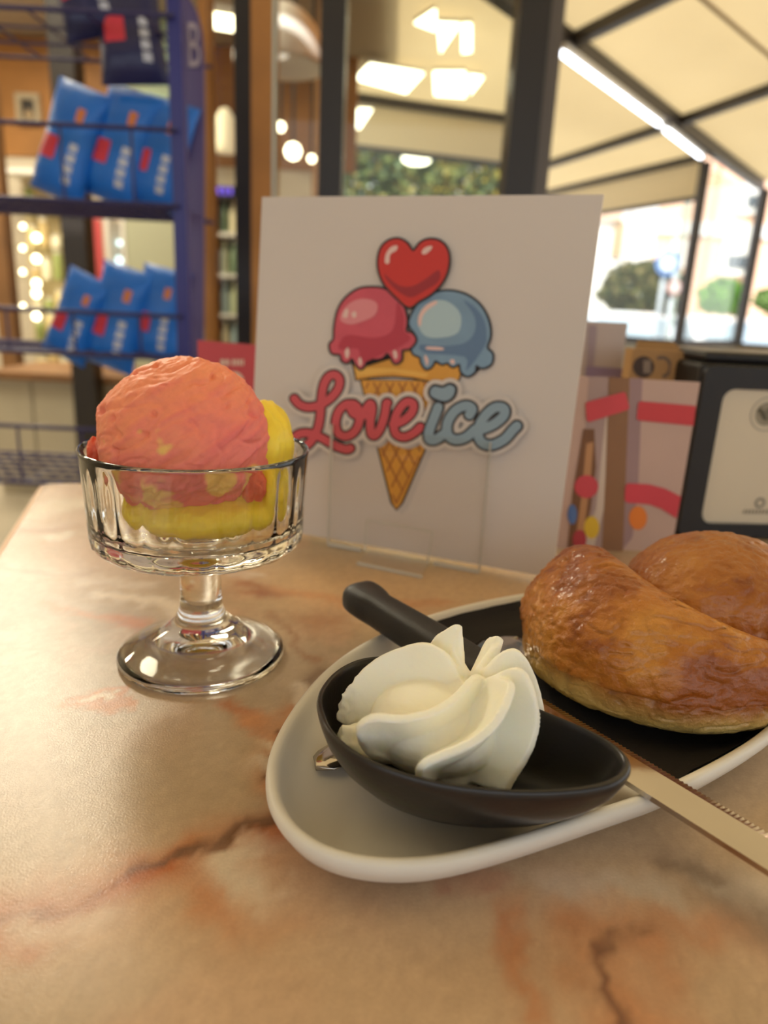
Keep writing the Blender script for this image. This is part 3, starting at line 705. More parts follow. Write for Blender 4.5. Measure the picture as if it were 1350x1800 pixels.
# denser where the camera looks
A = .004 + (TA - .008) * (np.linspace(0, 1, na) ** 1.25)
AA, BB = np.meshgrid(A, B, indexing='ij')
X = K[0] + ta[0] * AA + tb[0] * BB; Y = K[1] + ta[1] * AA + tb[1] * BB
V = np.stack([X.ravel(), Y.ravel(), np.full(X.size, TZ)], 1)
Fc = []
for i in range(na - 1):
    for j in range(nb - 1): Fc.append((i * nb + j, (i + 1) * nb + j, (i + 1) * nb + j + 1, i * nb + j + 1))
x, y = X.ravel(), Y.ravel()
wx = x + .012 * (vfbm(x * 38, y * 38) - .5) * 2; wy = y + .012 * (vfbm(x * 38 + 50, y * 38 + 9) - .5) * 2
wx = wx + .0045 * (vfbm(x * 150 + 5, y * 150) - .5) * 2; wy = wy + .0045 * (vfbm(x * 150, y * 150 + 60) - .5) * 2
def dpoly(px, qx=None, qy=None):
    """distance of every vertex (warped) to a polyline given in photo pixels"""
    pts = [onz(a, b, TZ)[:2] for a, b in px]; d = np.full(x.size, 9.0)
    qx = wx if qx is None else qx; qy = wy if qy is None else qy
    for p, q in zip(pts[:-1], pts[1:]):
        e = q - p; t = np.clip(((qx - p[0]) * e[0] + (qy - p[1]) * e[1]) / (e @ e), 0, 1)
        d = np.minimum(d, np.hypot(qx - p[0] - t * e[0], qy - p[1] - t * e[1]))
    return d
L3 = lambda c: np.array(lin(c))
def mixc(c, rgb, f): return c * (1 - f[:, None]) + L3(rgb)[None] * f[:, None]
n1 = vfbm(x * 11 + 3, y * 11); n2 = vfbm(x * 26 + 9, y * 26 + 4); n3 = vfbm(x * 70, y * 70 + 30)
c = np.repeat(L3((210, 184, 152))[None], x.size, 0)
c = mixc(c, (188, 164, 132), sstep(.42, .62, n1)); c = mixc(c, (216, 178, 146), sstep(.5, .66, n2) * .55)
c = mixc(c, (186, 160, 128), np.exp(-(dpoly([(120, 1330), (330, 1400)], x, y) / .045) ** 2) * .75)
c = mixc(c, (218, 184, 152), np.exp(-(dpoly([(120, 1000), (300, 960), (60, 900)], x, y) / .06) ** 2) * .6)
c = mixc(c, (224, 182, 132), np.exp(-(dpoly([(560, 1030), (880, 1040)], x, y) / .045) ** 2) * .8)
c = mixc(c, (216, 150, 100), np.exp(-(dpoly([(480, 1040), (640, 1075), (780, 1065)]) / .008) ** 2) * .6)
c = mixc(c, (216, 178, 142), np.exp(-(dpoly([(500, 1700), (900, 1740), (1300, 1650)], x, y) / .035) ** 2) * .6)
rag = sstep(.40, .62, n3)
def vein(px, w, rgb, amt, hard=2, ragged=0.0):
    global c
    f = np.exp(-(dpoly(px) / (w * 1.15)) ** hard) * amt * 1.3 * (1 - ragged + ragged * rag); c = mixc(c, rgb, np.clip(f, 0, 1))
# main vein across the lower part
mv = [(-40, 1660), (20, 1622), (140, 1572), (240, 1540), (320, 1508), (400, 1478), (480, 1448)]
vein([(0, 1640), (140, 1590), (260, 1560), (330, 1545), (430, 1560), (500, 1530)], .014, (216, 170, 130), .8)
vein([(-20, 1660), (100, 1600), (220, 1560), (320, 1520), (420, 1490), (480, 1462)], .0075, (190, 108, 58), 1.0, 2, .3)
vein([(330, 1505), (400, 1590), (470, 1600)], .006, (206, 138, 90), .7, 2, .5); vein([(0, 1640), (60, 1700)], .004, (200, 134, 88), .7)
vein([(380, 1520), (430, 1530), (470, 1560)], .007, (232, 212, 186), .9, 2, .3); vein([(60, 1640), (180, 1610)], .007, (226, 204, 176), .75, 2, .3)
vein(mv, .0014, (126, 82, 54), .7, 2, .5); vein([(250, 1530), (470, 1440)], .0022, (110, 84, 66), .6, 2, .3)
# right lower veins
vein([(1030, 1600), (1040, 1700), (1090, 1770), (1140, 1810)], .010, (214, 152, 108), .8, 2, .3)
vein([(1060, 1640), (1130, 1680), (1180, 1720)], .006, (206, 140, 96), .7, 2, .3); vein([(1040, 1690), (1060, 1660), (1110, 1650)], .0016, (140, 96, 70), .7)
vein([(1030, 1680), (1050, 1740), (1110, 1800)], .0018, (140, 92, 66), .8); vein([(885, 1620), (890, 1720), (905, 1800)], .004, (208, 146, 104), .75, 2, .2)
vein([(1130, 1620), (1180, 1640), (1330, 1630)], .006, (206, 148, 108), .6, 2, .4); vein([(980, 1580), (1060, 1560), (1150, 1570)], .006, (228, 212, 192), .7, 2, .3)
vein([(1260, 1570), (1350, 1640)], .008, (160, 130, 104), .5); vein([(760, 1540), (860, 1560)], .004, (206, 140, 112), .6, 2, .4)
vein([(1290, 1560), (1360, 1590)], .01, (232, 214, 190), .6); vein([(1190, 1515), (1260, 1540)], .004, (140, 112, 88), .5)
# veins between glass and plate
vein([(375, 1225), (420, 1255), (440, 1290)], .004, (206, 140, 98), .8, 2, .3); vein([(410, 1265), (440, 1272)], .004, (222, 158, 110), .8)
vein([(500, 1250), (470, 1300), (455, 1340), (470, 1380)], .006, (206, 144, 96), .9, 2, .35); vein([(480, 1290), (455, 1330), (452, 1370)], .0014, (120, 84, 58), .8)
vein([(515, 1215), (545, 1190), (560, 1170)], .004, (120, 92, 70), .7, 2, .2); vein([(520, 1240), (505, 1210), (540, 1225)], .004, (232, 212, 186), .9, 2, .2)
vein([(430, 1340), (470, 1350)], .0035, (230, 208, 180), .7); vein([(440, 1305), (470, 1310)], .003, (232, 206, 174), .8)
vein([(118, 1232), (208, 1226), (200, 1240), (122, 1244)], .0035, (214, 146, 96), .9, 4); vein([(130, 1236), (195, 1232)], .0022, (240, 218, 186), .95, 4)
# back left
vein([(60, 1060), (150, 1075), (205, 1090), (250, 1105)], .004, (212, 150, 108), .55, 2, .3); vein([(205, 1082), (245, 1100)], .006, (208, 138, 94), .75, 2, .2)
vein([(195, 1045), (250, 1048), (300, 1062), (330, 1075)], .005, (238, 218, 192), .85); vein([(150, 1020), (260, 1025)], .006, (228, 206, 180), .6)
vein([(60, 905), (100, 890), (160, 880)], .012, (232, 214, 184), .7); vein([(40, 935), (110, 930)], .007, (186, 146, 114), .6); vein([(80, 945), (105, 940)], .004, (238, 220, 196), .8)
vein([(0, 1000), (90, 1010), (170, 1005)], .004, (176, 138, 108), .5, 2, .4); vein([(420, 1030), (450, 1040), (470, 1050)], .006, (176, 120, 86), .8, 2, .2)
vein([(405, 1015), (440, 1012)], .005, (228, 206, 182), .8); vein([(470, 1085), (520, 1130), (560, 1150)], .003, (170, 124, 90), .6, 2, .3)
vein([(560, 1095), (590, 1100)], .012, (186, 140, 104), .7)
c *= .82; c *=  (1 + .10 * (vnoise(x * 900, y * 900) - .5) + .12 * (vnoise(x * 420 + 7, y * 420) - .5))[:, None]
m_top = mat('marble_laminate', (200, 170, 140), .24, spec=.5, attr='Col', nscale=900, namt=.06, bump=.12, bscale=1500)
top = obj('table_top', (V, Fc), m_top, table); set_colors(top, c)
m_edge = mat('table_edge', (214, 176, 138), .5)
rim = [T2(0, 0), T2(TA, 0), T2(TA, -TB), T2(0, -TB)]
for p, q in zip(rim, rim[1:] + rim[:1]):
    e = (q - p) / np.linalg.norm(q - p); nrm = np.array([e[1], -e[0]])
    mid = (rim[0] + rim[2]) / 2
    if (mid - p) @ nrm > 0: nrm = -nrm
    p_ = p - nrm * .004; q_ = q - nrm * .004
    obj('edge_band', bar((p_[0], p_[1], TZ - .0156), (q_[0], q_[1], TZ - .0156), .0078, .0300), m_edge, table)
obj('core', prism([tuple(T2(a, b)) + (TZ - .03,) for a, b in ((.008, -.008), (TA - .008, -.008), (TA - .008, -TB + .008), (.008, -TB + .008))], (0, 0, .0295)), m_edge, table)
for a in (.25, TA - .25):
    p = T2(a, -TB / 2); obj('column', lathe([(0, .02), (.035, .02), (.035, .719), (0, .719)], (p[0], p[1], 0), 20), M['black'], table, True)
    obj('foot', lathe([(0, 0), (.20, 0), (.20, .012), (.05, .03), (0, .03)], (p[0], p[1], 0), 28), M['black'], table)

# ================================================================== PLATE
PL = [(-33, 190), (-34, 206), (-30.6, 229), (-23, 255.5), (-10.6, 280), (9.4, 305), (32, 325), (54, 340), (80, 354), (109, 363), (143, 358), (168, 340), (181, 309),
      (175, 268), (162, 246), (142.3, 224.7), (100, 195), (78.6, 184), (49.5, 169.5), (24, 158.5), (7, 155.5), (-7, 157), (-19, 163), (-28.5, 175)]
pl_out = np.array(catmull([np.array(p) / 1000 for p in PL], 6, True))
for _ in range(6): pl_out = (np.roll(pl_out, 1, 0) + 2 * pl_out + np.roll(pl_out, -1, 0)) / 4
def inset(P, d):
    t = np.roll(P, -1, 0) - np.roll(P, 1, 0); t /= np.linalg.norm(t, axis=1)[:, None]
    n = np.stack([-t[:, 1], t[:, 0]], 1)
    if np.mean(np.sum(n * (P.mean(0) - P), 1)) < 0: n = -n
    Q = P + n * d
    for _ in range(int(d * 900)): Q = (np.roll(Q, 1, 0) + 2 * Q + np.roll(Q, -1, 0)) / 4
    return Q
def loft(rings, cap0=True, cap1=True):
    n = len(rings[0][0]); V = []; Fc = []
    for P, z in rings: V += [(p[0], p[1], z) for p in P]
    for i in range(len(rings) - 1):
        for k in range(n): Fc.append((i * n + k, i * n + (k + 1) % n, (i + 1) * n + (k + 1) % n, (i + 1) * n + k))
    def cap(i, flip):
        c = len(V); P = rings[i][0]; V.append((P[:, 0].mean(), P[:, 1].mean(), rings[i][1]))
        for k in range(n):
            f = (i * n + k, i * n + (k + 1) % n, c); Fc.append(f[::-1] if flip else f)
    if cap0: cap(0, True)
    if cap1: cap(len(rings) - 1, False)
    return V, Fc
PP = [(20, .0006), (15, .0008), (8, .0038), (3, .0085), (.8, .0122), (0, .0142), (.25, .0160), (1.1, .0170), (2.4, .0172), (3.6, .0164), (4.6, .0146), (6, .0118), (8.5, .0088), (12, .0068), (17, .0056), (24, .0052)]
def zfloor(d):
    """height of the plate's upper surface at inset d (metres)"""
    xs = [q[0] / 1000 for q in PP[8:]]; zs_ = [q[1] for q in PP[8:]]; return np.interp(d, xs, zs_)
m_plate = mat('matte_stoneware', (226, 221, 210), .38, spec=.4, nscale=60, namt=.02)
plate = tag(obj('plate', loft([(inset(pl_out, a / 1000), TZ + z) for a, z in PP]), m_plate, None, True), 'large matte grey white egg shaped plate on the marble table', 'plate')

# black paper napkin following the plate
from mathutils.bvhtree import BVHTree
bvh = BVHTree.FromPolygons([v.co[:] for v in plate.data.vertices], [tuple(p.vertices) for p in plate.data.polygons])
ua, va = np.array([.766, .643]), np.array([-.643, .766])
nu, nv = 70, 76; V = []; Fc = []
def dist_in(p):
    return np.min(np.hypot(pl_out[:, 0] - p[0], pl_out[:, 1] - p[1]))
def vrange(u):
    ok = [v for v in np.linspace(.06, .25, 380) if bvh.ray_cast(Vector((*(ua * u + va * v), TZ + .1)), Vector((0, 0, -1)))[0] is not None and dist_in(ua * u + va * v) > .0050]
    return ok[0], ok[-1]
vr = np.array([vrange(.214 + .128 * i / nu) for i in range(nu + 1)])
for _ in range(6): vr[1:-1] = (vr[:-2] + 2 * vr[1:-1] + vr[2:]) / 4
for i in range(nu + 1):
    for j in range(nv + 1):
        u = .214 + .128 * i / nu; v = vr[i, 0] + (vr[i, 1] - vr[i, 0]) * j / nv
        p = ua * u + va * v
        hit = bvh.ray_cast(Vector((p[0], p[1], TZ + .1)), Vector((0, 0, -1)))[0]; z = (hit.z - TZ if hit else .006) + .0010 + .0004 * (mnoise.noise(Vector((p[0] * 60, p[1] * 60, 0))) + 1)
        V.append((p[0], p[1], TZ + z))
for i in range(nu):
    for j in range(nv): a = i * (nv + 1) + j; Fc.append((a, a + nv + 1, a + nv + 2, a + 1))
nn = len(V); V2 = V + [(a, b, cc - .0005) for a, b, cc in V]; Fc2 = [tuple(f) for f in Fc] + [tuple(k + nn for k in f[::-1]) for f in Fc]
tag(obj('napkin', (V2, Fc2), mat('black_paper', (34, 30, 30), .75, nscale=80, namt=.1, bump=.3, bscale=500), None, True), 'black paper napkin under the brioche on the plate', 'napkin')

# ================================================================== CREAM DISH
BW = [(-19, 207), (-17, 195), (-13, 184.5), (-2, 172.5), (16.7, 164), (38, 161.7), (57, 164), (69, 169), (75, 177), (73.5, 186), (66, 194.5), (55, 203), (42, 214), (26, 227), (9, 235), (-5, 233.5), (-14.5, 223)]
bw = np.array(catmull([np.array(p) / 1000 for p in BW], 8, True)); bc = np.array([.024, .202])
for _ in range(8): bw = (np.roll(bw, 1, 0) + 2 * bw + np.roll(bw, -1, 0)) / 4
def ring(s, z): return (bc + (bw - bc) * s, TZ + z)
dish = thing('cream_dish', (bc[0], bc[1], TZ + .0056), 'black teardrop shaped melamine dish on the plate', 'dish')
m_mel = mat('black_melamine', (40, 37, 36), .28, spec=.5, bump=.08, bscale=700)
obj('bowl', loft([ring(.42, .0105), ring(.56, .0118), ring(.72, .0160), ring(.86, .0222), ring(.95, .0285), ring(.99, .0332), ring(1.0, .0352), ring(.993, .0366), ring(.975, .0372), ring(.957, .0366), ring(.947, .0348), ring(.925, .031), ring(.87, .0245), ring(.76, .019), ring(.6, .0158), ring(.35, .0145), ring(.1, .0142)]), m_mel, dish, True)
obj('foot_ring', loft([ring(.36, .0060), ring(.40, .0058), ring(.415, .0066), ring(.42, .0104), ring(.36, .0104)], False, False), m_mel, dish, True)

# ================================================================== WHIPPED CREAM
Tp = ony(828, 1186, .206); Bt = np.array([.021, .2, TZ + .019])
ridges = [
    ([(862, 1190, .203), (898, 1198, .192), (893, 1232, .184), (868, 1275, .178), (825, 1308, .174), (775, 1328, .172), (742, 1345, .171), (736, 1368, .172)], 1.0),
    ([(845, 1186, .205), (832, 1192, .198), (800, 1226, .190), (760, 1250, .185), (705, 1262, .182), (655, 1260, .182), (628, 1278, .184), (632, 1305, .186), (655, 1330, .186)], 1.0),
    ([(812, 1186, .207), (785, 1150, .210), (748, 1130, .214), (705, 1138, .217), (660, 1158, .217), (625, 1190, .214), (603, 1225, .211), (590, 1262, .208)], 1.0),
    ([(850, 1196, .203), (892, 1176, .199), (918, 1178, .196), (937, 1210, .193), (947, 1262, .190), (935, 1315, .186), (908, 1362, .182), (890, 1392, .180)], 1.0),
    ([(846, 1184, .207), (880, 1148, .208), (908, 1142, .208), (930, 1165, .208), (948, 1210, .207), (957, 1260, .206), (955, 1315, .205), (945, 1360, .203)], 1.0),
    ([(826, 1186, .208), (800, 1135, .215), (806, 1098, .219), (782, 1108, .220), (762, 1128, .222), (745, 1180, .224), (735, 1240, .226)], 1.0),
    ([(836, 1184, .208), (862, 1146, .215), (880, 1121, .219), (862, 1124, .222), (850, 1160, .228), (850, 1220, .230)], 1.0),
    ([(700, 1270, .200), (612, 1275, .197), (596, 1290, .195), (604, 1312, .193), (640, 1330, .192)], 1.0),
]
def closed_sheet(G, th):
    """G[i][j] grid of points, th[j] half thickness -> closed slab"""
    G = np.array(G); ni, nj = G.shape[:2]
    du = np.gradient(G, axis=0); dv = np.gradient(G, axis=1); N = np.cross(du, dv); N /= (np.linalg.norm(N, axis=2)[:, :, None] + 1e-12)
    Aa = G + N * th[None, :, None]; Bb = G - N * th[None, :, None]
    V = [tuple(p) for p in Aa.reshape(-1, 3)] + [tuple(p) for p in Bb.reshape(-1, 3)]; n = ni * nj; Fc = []
    for i in range(ni - 1):
        for j in range(nj - 1):
            q = [i * nj + j, (i + 1) * nj + j, (i + 1) * nj + j + 1, i * nj + j + 1]; Fc += [tuple(q), tuple(k + n for k in q[::-1])]
    rimi = [j for j in range(nj)] + [i * nj + nj - 1 for i in range(1, ni)] + [(ni - 1) * nj + j for j in range(nj - 2, -1, -1)] + [i * nj for i in range(ni - 2, 0, -1)]
    for k in range(len(rimi)):
        a, b = rimi[k], rimi[(k + 1) % len(rimi)]; Fc.append((a, b, b + n, a + n))
    return V, Fc
parts = []
for pts, _ in ridges:
    R3 = catmull([ony(*p) for p in pts], 7); n = len(R3); G = []
    for i, p in enumerate(R3):
        s = i / (n - 1); core = Tp + (Bt - Tp) * (.10 + .80 * s)
        row = []
        for t in np.linspace(0, .92, 14):
            q = p * (1 - t) + core * t
            q = q - np.array([0, 0, 1]) * .0062 * math.sin(math.pi * t) * (1 - .4 * s)      # folds sag between edge and core
            row.append(q)
        G.append(row)
    parts.append(closed_sheet(G, np.linspace(.0013, .0052, 14)))
def ellipsoid(c, r, n=24, m=16):
    V, Fc = lathe([(math.sin(math.pi * k / m) if 0 < k < m else 0, -math.cos(math.pi * k / m)) for k in range(m + 1)], (0, 0, 0), n)
    return [(c[0] + v[0] * r[0], c[1] + v[1] * r[1], c[2] + v[2] * r[2]) for v in V], Fc
parts.append(ellipsoid((.020, .203, TZ + .030), (.0215, .0215, .0135)))
parts.append(tube([Bt, (Bt + Tp) / 2, Tp - [0, 0, .003]], [.016, .012, .004], 14))
m_cream = mat('whipped_cream', (253, 249, 230), .45, spec=.35, sss=.6, sss_r=(1, .85, .6), sss_s=.004, bump=.12, bscale=900)
cream = obj('whipped_cream', join(*parts), m_cream, None, True)
rm = cream.modifiers.new('r', 'REMESH'); rm.mode = 'VOXEL'; rm.voxel_size = .00055; rm.use_smooth_shade = True
sm = cream.modifiers.new('s', 'SMOOTH'); sm.factor = .5; sm.iterations = 5
evaluate(cream)
co = verts_np(cream)
for i in range(len(co)):                                   # frayed left edge, tiny pits
    p = co[i]; fr = max(0, min(1, (-.0035 - p[0]) / .008))
    co[i] += np.array(mnoise.noise_vector(Vector(p * 420))) * (.00012 + .0011 * fr)
cream.data.vertices.foreach_set('co', co.ravel()); cream.data.update()
tag(cream, 'piped swirl of whipped cream in the black dish', 'cream')

# ================================================================== BRIOCHE
def sph(nu, nv):
    V = []; Fc = []
    for j in range(1, nv):
        for i in range(nu):
            a = 2 * math.pi * i / nu; b = math.pi * j / nv; V.append((math.sin(b) * math.cos(a), math.sin(b) * math.sin(a), -math.cos(b)))
    for j in range(nv - 2):
        for i in range(nu): Fc.append((j * nu + i, j * nu + (i + 1) % nu, (j + 1) * nu + (i + 1) % nu, (j + 1) * nu + i))
    V += [(0, 0, -1), (0, 0, 1)]; s, t = len(V) - 2, len(V) - 1
    for i in range(nu): Fc += [(s, (i + 1) % nu, i), (t, (nv - 2) * nu + i, (nv - 2) * nu + (i + 1) % nu)]
    return np.array(V), Fc
Z0 = TZ + .0085
bun = thing('brioche', (.122, .292, Z0), 'golden brown brioche bun with a round topknot on the napkin', 'bun')
V, Fc = sph(320, 220)
e = 2.35
nrm = (np.abs(V[:, 0]) ** e + np.abs(V[:, 1]) ** e + np.abs(V[:, 2]) ** e) ** (1 / e); S = V / nrm[:, None]; S[:, 2] = np.where(V[:, 2] < 0, V[:, 2] / (np.hypot(V[:, 0], V[:, 1]) ** 4.5 + np.abs(V[:, 2]) ** 4.5) ** (1 / 4.5), S[:, 2]); _k = np.where(V[:, 2] < 0, (nrm / (np.hypot(V[:, 0], V[:, 1]) ** 4.5 + np.abs(V[:, 2]) ** 4.5) ** (1 / 4.5)), 1.0); S[:, :2] *= _k[:, None]
P = np.zeros_like(S); up = S[:, 2] > 0
P[:, 0] = .122 + S[:, 0] * .0590; P[:, 1] = .2825 + S[:, 1] * .0540
P[:, 2] = np.where(up, .018 + S[:, 2] * .0375, .018 + S[:, 2] * .0185)
kc = np.array([.1485, .300])
dk = np.hypot(P[:, 0] - kc[0], (P[:, 1] - kc[1]) * np.where(P[:, 1] < kc[1], .80, 1.0))
hi = np.clip((P[:, 2] - .018) / .038, 0, 1)
P[:, 2] -= hi * .032 * np.exp(-(dk / .042) ** 4)                       # hollow that holds the topknot
P[:, 2] += hi * .0055 * np.exp(-((P[:, 0] - .086) ** 2 / .022 ** 2 + (P[:, 1] - .288) ** 2 / .034 ** 2))   # high shoulder
P[:, 2] -= hi * .002 * sstep(.115, .185, P[:, 0]) * sstep(.30, .25, P[:, 1])                               # lower front end
low = np.clip((.012 - P[:, 2]) / .012, 0, 1); P[:, :2] = np.array([.122, .292]) + (P[:, :2] - np.array([.122, .292])) * (1 - .05 * low ** 2)[:, None]
for i in range(len(P)):
    v = Vector(P[i]); nvec = np.array([P[i, 0] - .122, P[i, 1] - .292, P[i, 2] - .02]); nvec /= np.linalg.norm(nvec) + 1e-9
    w = .0014 * fbm(v * 42, 3) + .00055 * fbm(Vector((v.x * 260, v.y * 420, v.z * 300)), 3) * (1.2 if P[i, 2] > .015 else .5)
    cr = abs(mnoise.noise(Vector((v.x * 75 + 5, v.y * 140, v.z * 110)))); w -= .0009 * max(0, 1 - cr * 9)
    P[i] += nvec * w
P[:, 2] = np.maximum(P[:, 2], 0) + Z0
def crust(P, low_c=True):
    n = np.array([fbm(Vector(p) * 38, 4) for p in P]); n_ = np.array([fbm(Vector((p[0] * 120, p[1] * 220, p[2] * 200)), 3) for p in P])
    h = P[:, 2] - Z0
    c = np.repeat(L3((184, 112, 34))[None], len(P), 0)
    c = mixc(c, (150, 78, 20), sstep(-.1, .55, n + .25 * n_)); c = mixc(c, (206, 140, 58), sstep(.05, .6, -n + .3 * n_) * .8)
    c = mixc(c, (120, 62, 22), sstep(.35, .8, n_) * .35)
    pale = sstep(.021, .006, h + .004 * n + (.0 if low_c else .1))
    c = mixc(c, (206, 178, 104), pale * .9); c = mixc(c, (150, 112, 50), sstep(.005, .0, h) * .6)
    return c
m_crust = mat('brioche_crust', (180, 110, 40), .36, spec=.5, attr='Col', coat=.3, bump=.8, bscale=260, bdist=.0022, bdet=9)
body = obj('bun_body', (P, Fc), m_crust, bun, True); set_colors(body, crust(P))
V, Fc = sph(220, 150); kk = np.array([.1475, .2925, .0340])
P = kk + V * np.array([.0390, .0365, .0292])
for i in range(len(P)):
    v = Vector(P[i]); w = .0011 * fbm(v * 46, 3) + .0005 * fbm(Vector((v.x * 300, v.y * 420, v.z * 300)), 3)
    ring_ = math.hypot(P[i, 0] - kk[0], P[i, 1] - kk[1])
    an = math.atan2(P[i, 1] - kk[1], P[i, 0] - kk[0]); w += .0010 * math.sin(an * 17 + 3 * fbm(v * 30, 2)) * max(0, 1 - abs(P[i, 2] - .036) / .012)   # pleats at its foot
    P[i] += V[i] * w
P[:, 2] += Z0
kn = obj('topknot', (P, Fc), m_crust, bun, True); cc = crust(P, False); cc = mixc(cc, (134, 68, 22), np.full(len(P), .35)); set_colors(kn, cc)
# ================================================================== KNIFE AND SPOON
ka, kb = onz(698, 1092, TZ + .0255), onz(1192, 1394, TZ + .0195)
kd = (kb - ka) / np.linalg.norm(kb - ka)
ks = np.cross(kd, [0, 0, 1.0]); ks /= np.linalg.norm(ks)         # towards the spine side (camera)
ku = np.cross(ks, kd)
def kp(l, s, u): return ka + kd * l + ks * s + ku * u
L0 = -float(np.dot(ka - onz(612, 1030, TZ + .03), kd)) if False else -.036
HL = .106
knife = thing('table_knife', ka - [0, 0, .01], 'serrated steak knife with a black handle laid across the plate', 'knife')
def hsec(l):
    """half width, half height, sideways shift of the handle along its length"""
    tt = (l - L0) / HL
    w = np.interp(tt, [0, .015, .05, .10, .16, .22, .4, .7, .92, 1], [.002, .0066, .0098, .0106, .0098, .0080, .0086, .0092, .0086, .0076])
    h = np.interp(tt, [0, .02, .06, .2, .6, 1], [.0015, .0050, .0072, .0074, .0076, .0060]); sh = np.interp(tt, [0, .1, .22, 1], [-.0022, -.0016, 0, 0])
    return w, h, sh
V = []; Fc = []; nl, nr = 44, 20
ls = list(L0 + HL * (np.linspace(0, 1, nl) ** 1.35))
for l in ls:
    w, h, sh = hsec(l)
    for k in range(nr):
        a = 2 * math.pi * k / nr; ca, sa_ = math.cos(a), math.sin(a)
        V.append(kp(l, sh + w * math.copysign(abs(ca) ** .7, ca), h * math.copysign(abs(sa_) ** .8, sa_)))
for i in range(nl - 1):
    for k in range(nr): Fc.append((i * nr + k, i * nr + (k + 1) % nr, (i + 1) * nr + (k + 1) % nr, (i + 1) * nr + k))
Fc += [tuple(range(nr))[::-1], tuple(range((nl - 1) * nr, nl * nr))]
obj('handle', (V, Fc), mat('black_handle', (36, 33, 32), .5, bump=.12, bscale=1200), knife, True)
# blade: spine towards the camera, saw edge towards the brioche
lb = np.linspace(L0 + HL - .006, L0 + .118 + .130, 400); bot = []; 
def bl(l):
    tt = (l - lb[0]) / (lb[-1] - lb[0]); sp = .0082 - .0150 * sstep(.70, 1, np.array(tt)) ; ed = -.0078 - 0 * tt
    return float(sp), ed
V = []; Fc = []
for i, l in enumerate(lb):
    sp, ed = bl(l); tooth = -.0004 + .0007 * abs(((i % 4) / 2) - 1) if i > 30 else 0
    for s, u in ((sp, -.0009), (sp, .0009), (ed * .55, .0009), (ed + tooth, .0001), (ed + tooth, -.0001), (ed * .55, -.0009)): V.append(kp(l, s, u - .0012))
for i in range(len(lb) - 1):
    for k in range(6): Fc.append((i * 6 + k, i * 6 + (k + 1) % 6, (i + 1) * 6 + (k + 1) % 6, (i + 1) * 6 + k))
Fc += [tuple(range(6))[::-1], tuple(range((len(lb) - 1) * 6, len(lb) * 6))]
m_ss = mat('polished_steel', (190, 182, 174), .11, metal=1.0, nscale=25, namt=.05, bump=.03, bscale=120)
obj('blade', (V, Fc), m_ss, knife)

sp0, sp1 = onz(556, 1350, TZ + .0085), onz(912, 1122, TZ + .0105)
sd = (sp1 - sp0); SLn = np.linalg.norm(sd); sd /= SLn; sside = np.cross(sd, [0, 0, 1.0])
spoon = thing('teaspoon', sp0, 'steel teaspoon lying under the black dish', 'spoon')
V = []; Fc = []; nl, nr = 40, 12
for i in range(nl):
    t = i / (nl - 1); w = np.interp(t, [0, .01, .04, .12, .4, .62, .7, .8, .9, .97, 1], [.0006, .004, .0064, .0062, .0036, .0026, .006, .0118, .0125, .007, .001])
    dz = np.interp(t, [0, .3, .62, .8, 1], [0, .0012, .0012, -.0022, .0008]) * .6
    for k in range(nr):
        a = 2 * math.pi * k / nr; V.append(sp0 + sd * (SLn * t) + sside * (w * math.cos(a)) + np.array([0, 0, dz + .0011 * math.sin(a) - (.0014 * (1 - math.cos(a) ** 2) if t > .66 else 0)]))
for i in range(nl - 1):
    for k in range(nr): Fc.append((i * nr + k, i * nr + (k + 1) % nr, (i + 1) * nr + (k + 1) % nr, (i + 1) * nr + k))
Fc += [tuple(range(nr))[::-1], tuple(range((nl - 1) * nr, nl * nr))]
obj('spoon_body', (V, Fc), m_ss, spoon, True)

# ================================================================== ICE CREAM GLASS
gc = np.array([onz(356, 1150, TZ)[0], onz(356, 1150, TZ)[1], TZ])
def glass():
    n = 168; NF = 24
    prof = [(0, .0072, 0), (.012, .0068, 0), (.024, .0040, 0), (.031, .0012, 0), (.0345, .0002, 0), (.0366, .0004, 0), (.0376, .0016, 0), (.0374, .0034, 0), (.0345, .0058, 0), (.028, .0088, 0), (.020, .0128, 0), (.0145, .0168, 0), (.0112, .0205, 0), (.0096, .0250, 0), (.0090, .0320, 0), (.0090, .0440, 0), (.0097, .0480, 0), (.0125, .0512, 0),
            (.022, .0528, 0), (.036, .0540, .2), (.0425, .0556, .8), (.0452, .0585, 1), (.0457, .0620, .8), (.0458, .066, .15), (.0461, .075, 0), (.0468, .088, 0), (.0474, .0965, 0), (.0476, .0984, 0), (.0470, .0990, 0), (.0464, .0984, 0),
            (.0458, .0960, 0), (.0448, .0930, -.6), (.0440, .086, -1), (.0434, .077, -1), (.0428, .0690, -1), (.0412, .0645, -.8), (.036, .0617, -.3), (.020, .0602, 0), (0, .0600, 0)]
    V = []; Fc = []; idx = []
    for r, z, fl in prof:
        if r == 0: idx.append([len(V)] * n); V.append((gc[0], gc[1], gc[2] + z)); continue
        idx.append(list(range(len(V), len(V) + n)))
        for k in range(n):
            a = 2 * math.pi * k / n; w = abs(math.cos(NF * a / 2)); rr = r
            if fl > 0: rr = r - .0008 * fl * (1 - w) ** 2
            if fl < 0: rr = r + .0006 * fl * (w ** 6)
            V.append((gc[0] + rr * math.cos(a), gc[1] + rr * math.sin(a), gc[2] + z))
    for i in range(len(prof) - 1):
        for k in range(n):
            q = []
            for e_ in (idx[i][k], idx[i][(k + 1) % n], idx[i + 1][(k + 1) % n], idx[i + 1][k]):
                if e_ not in q: q.append(e_)
            if len(q) > 2: Fc.append(tuple(q))
    return V, Fc
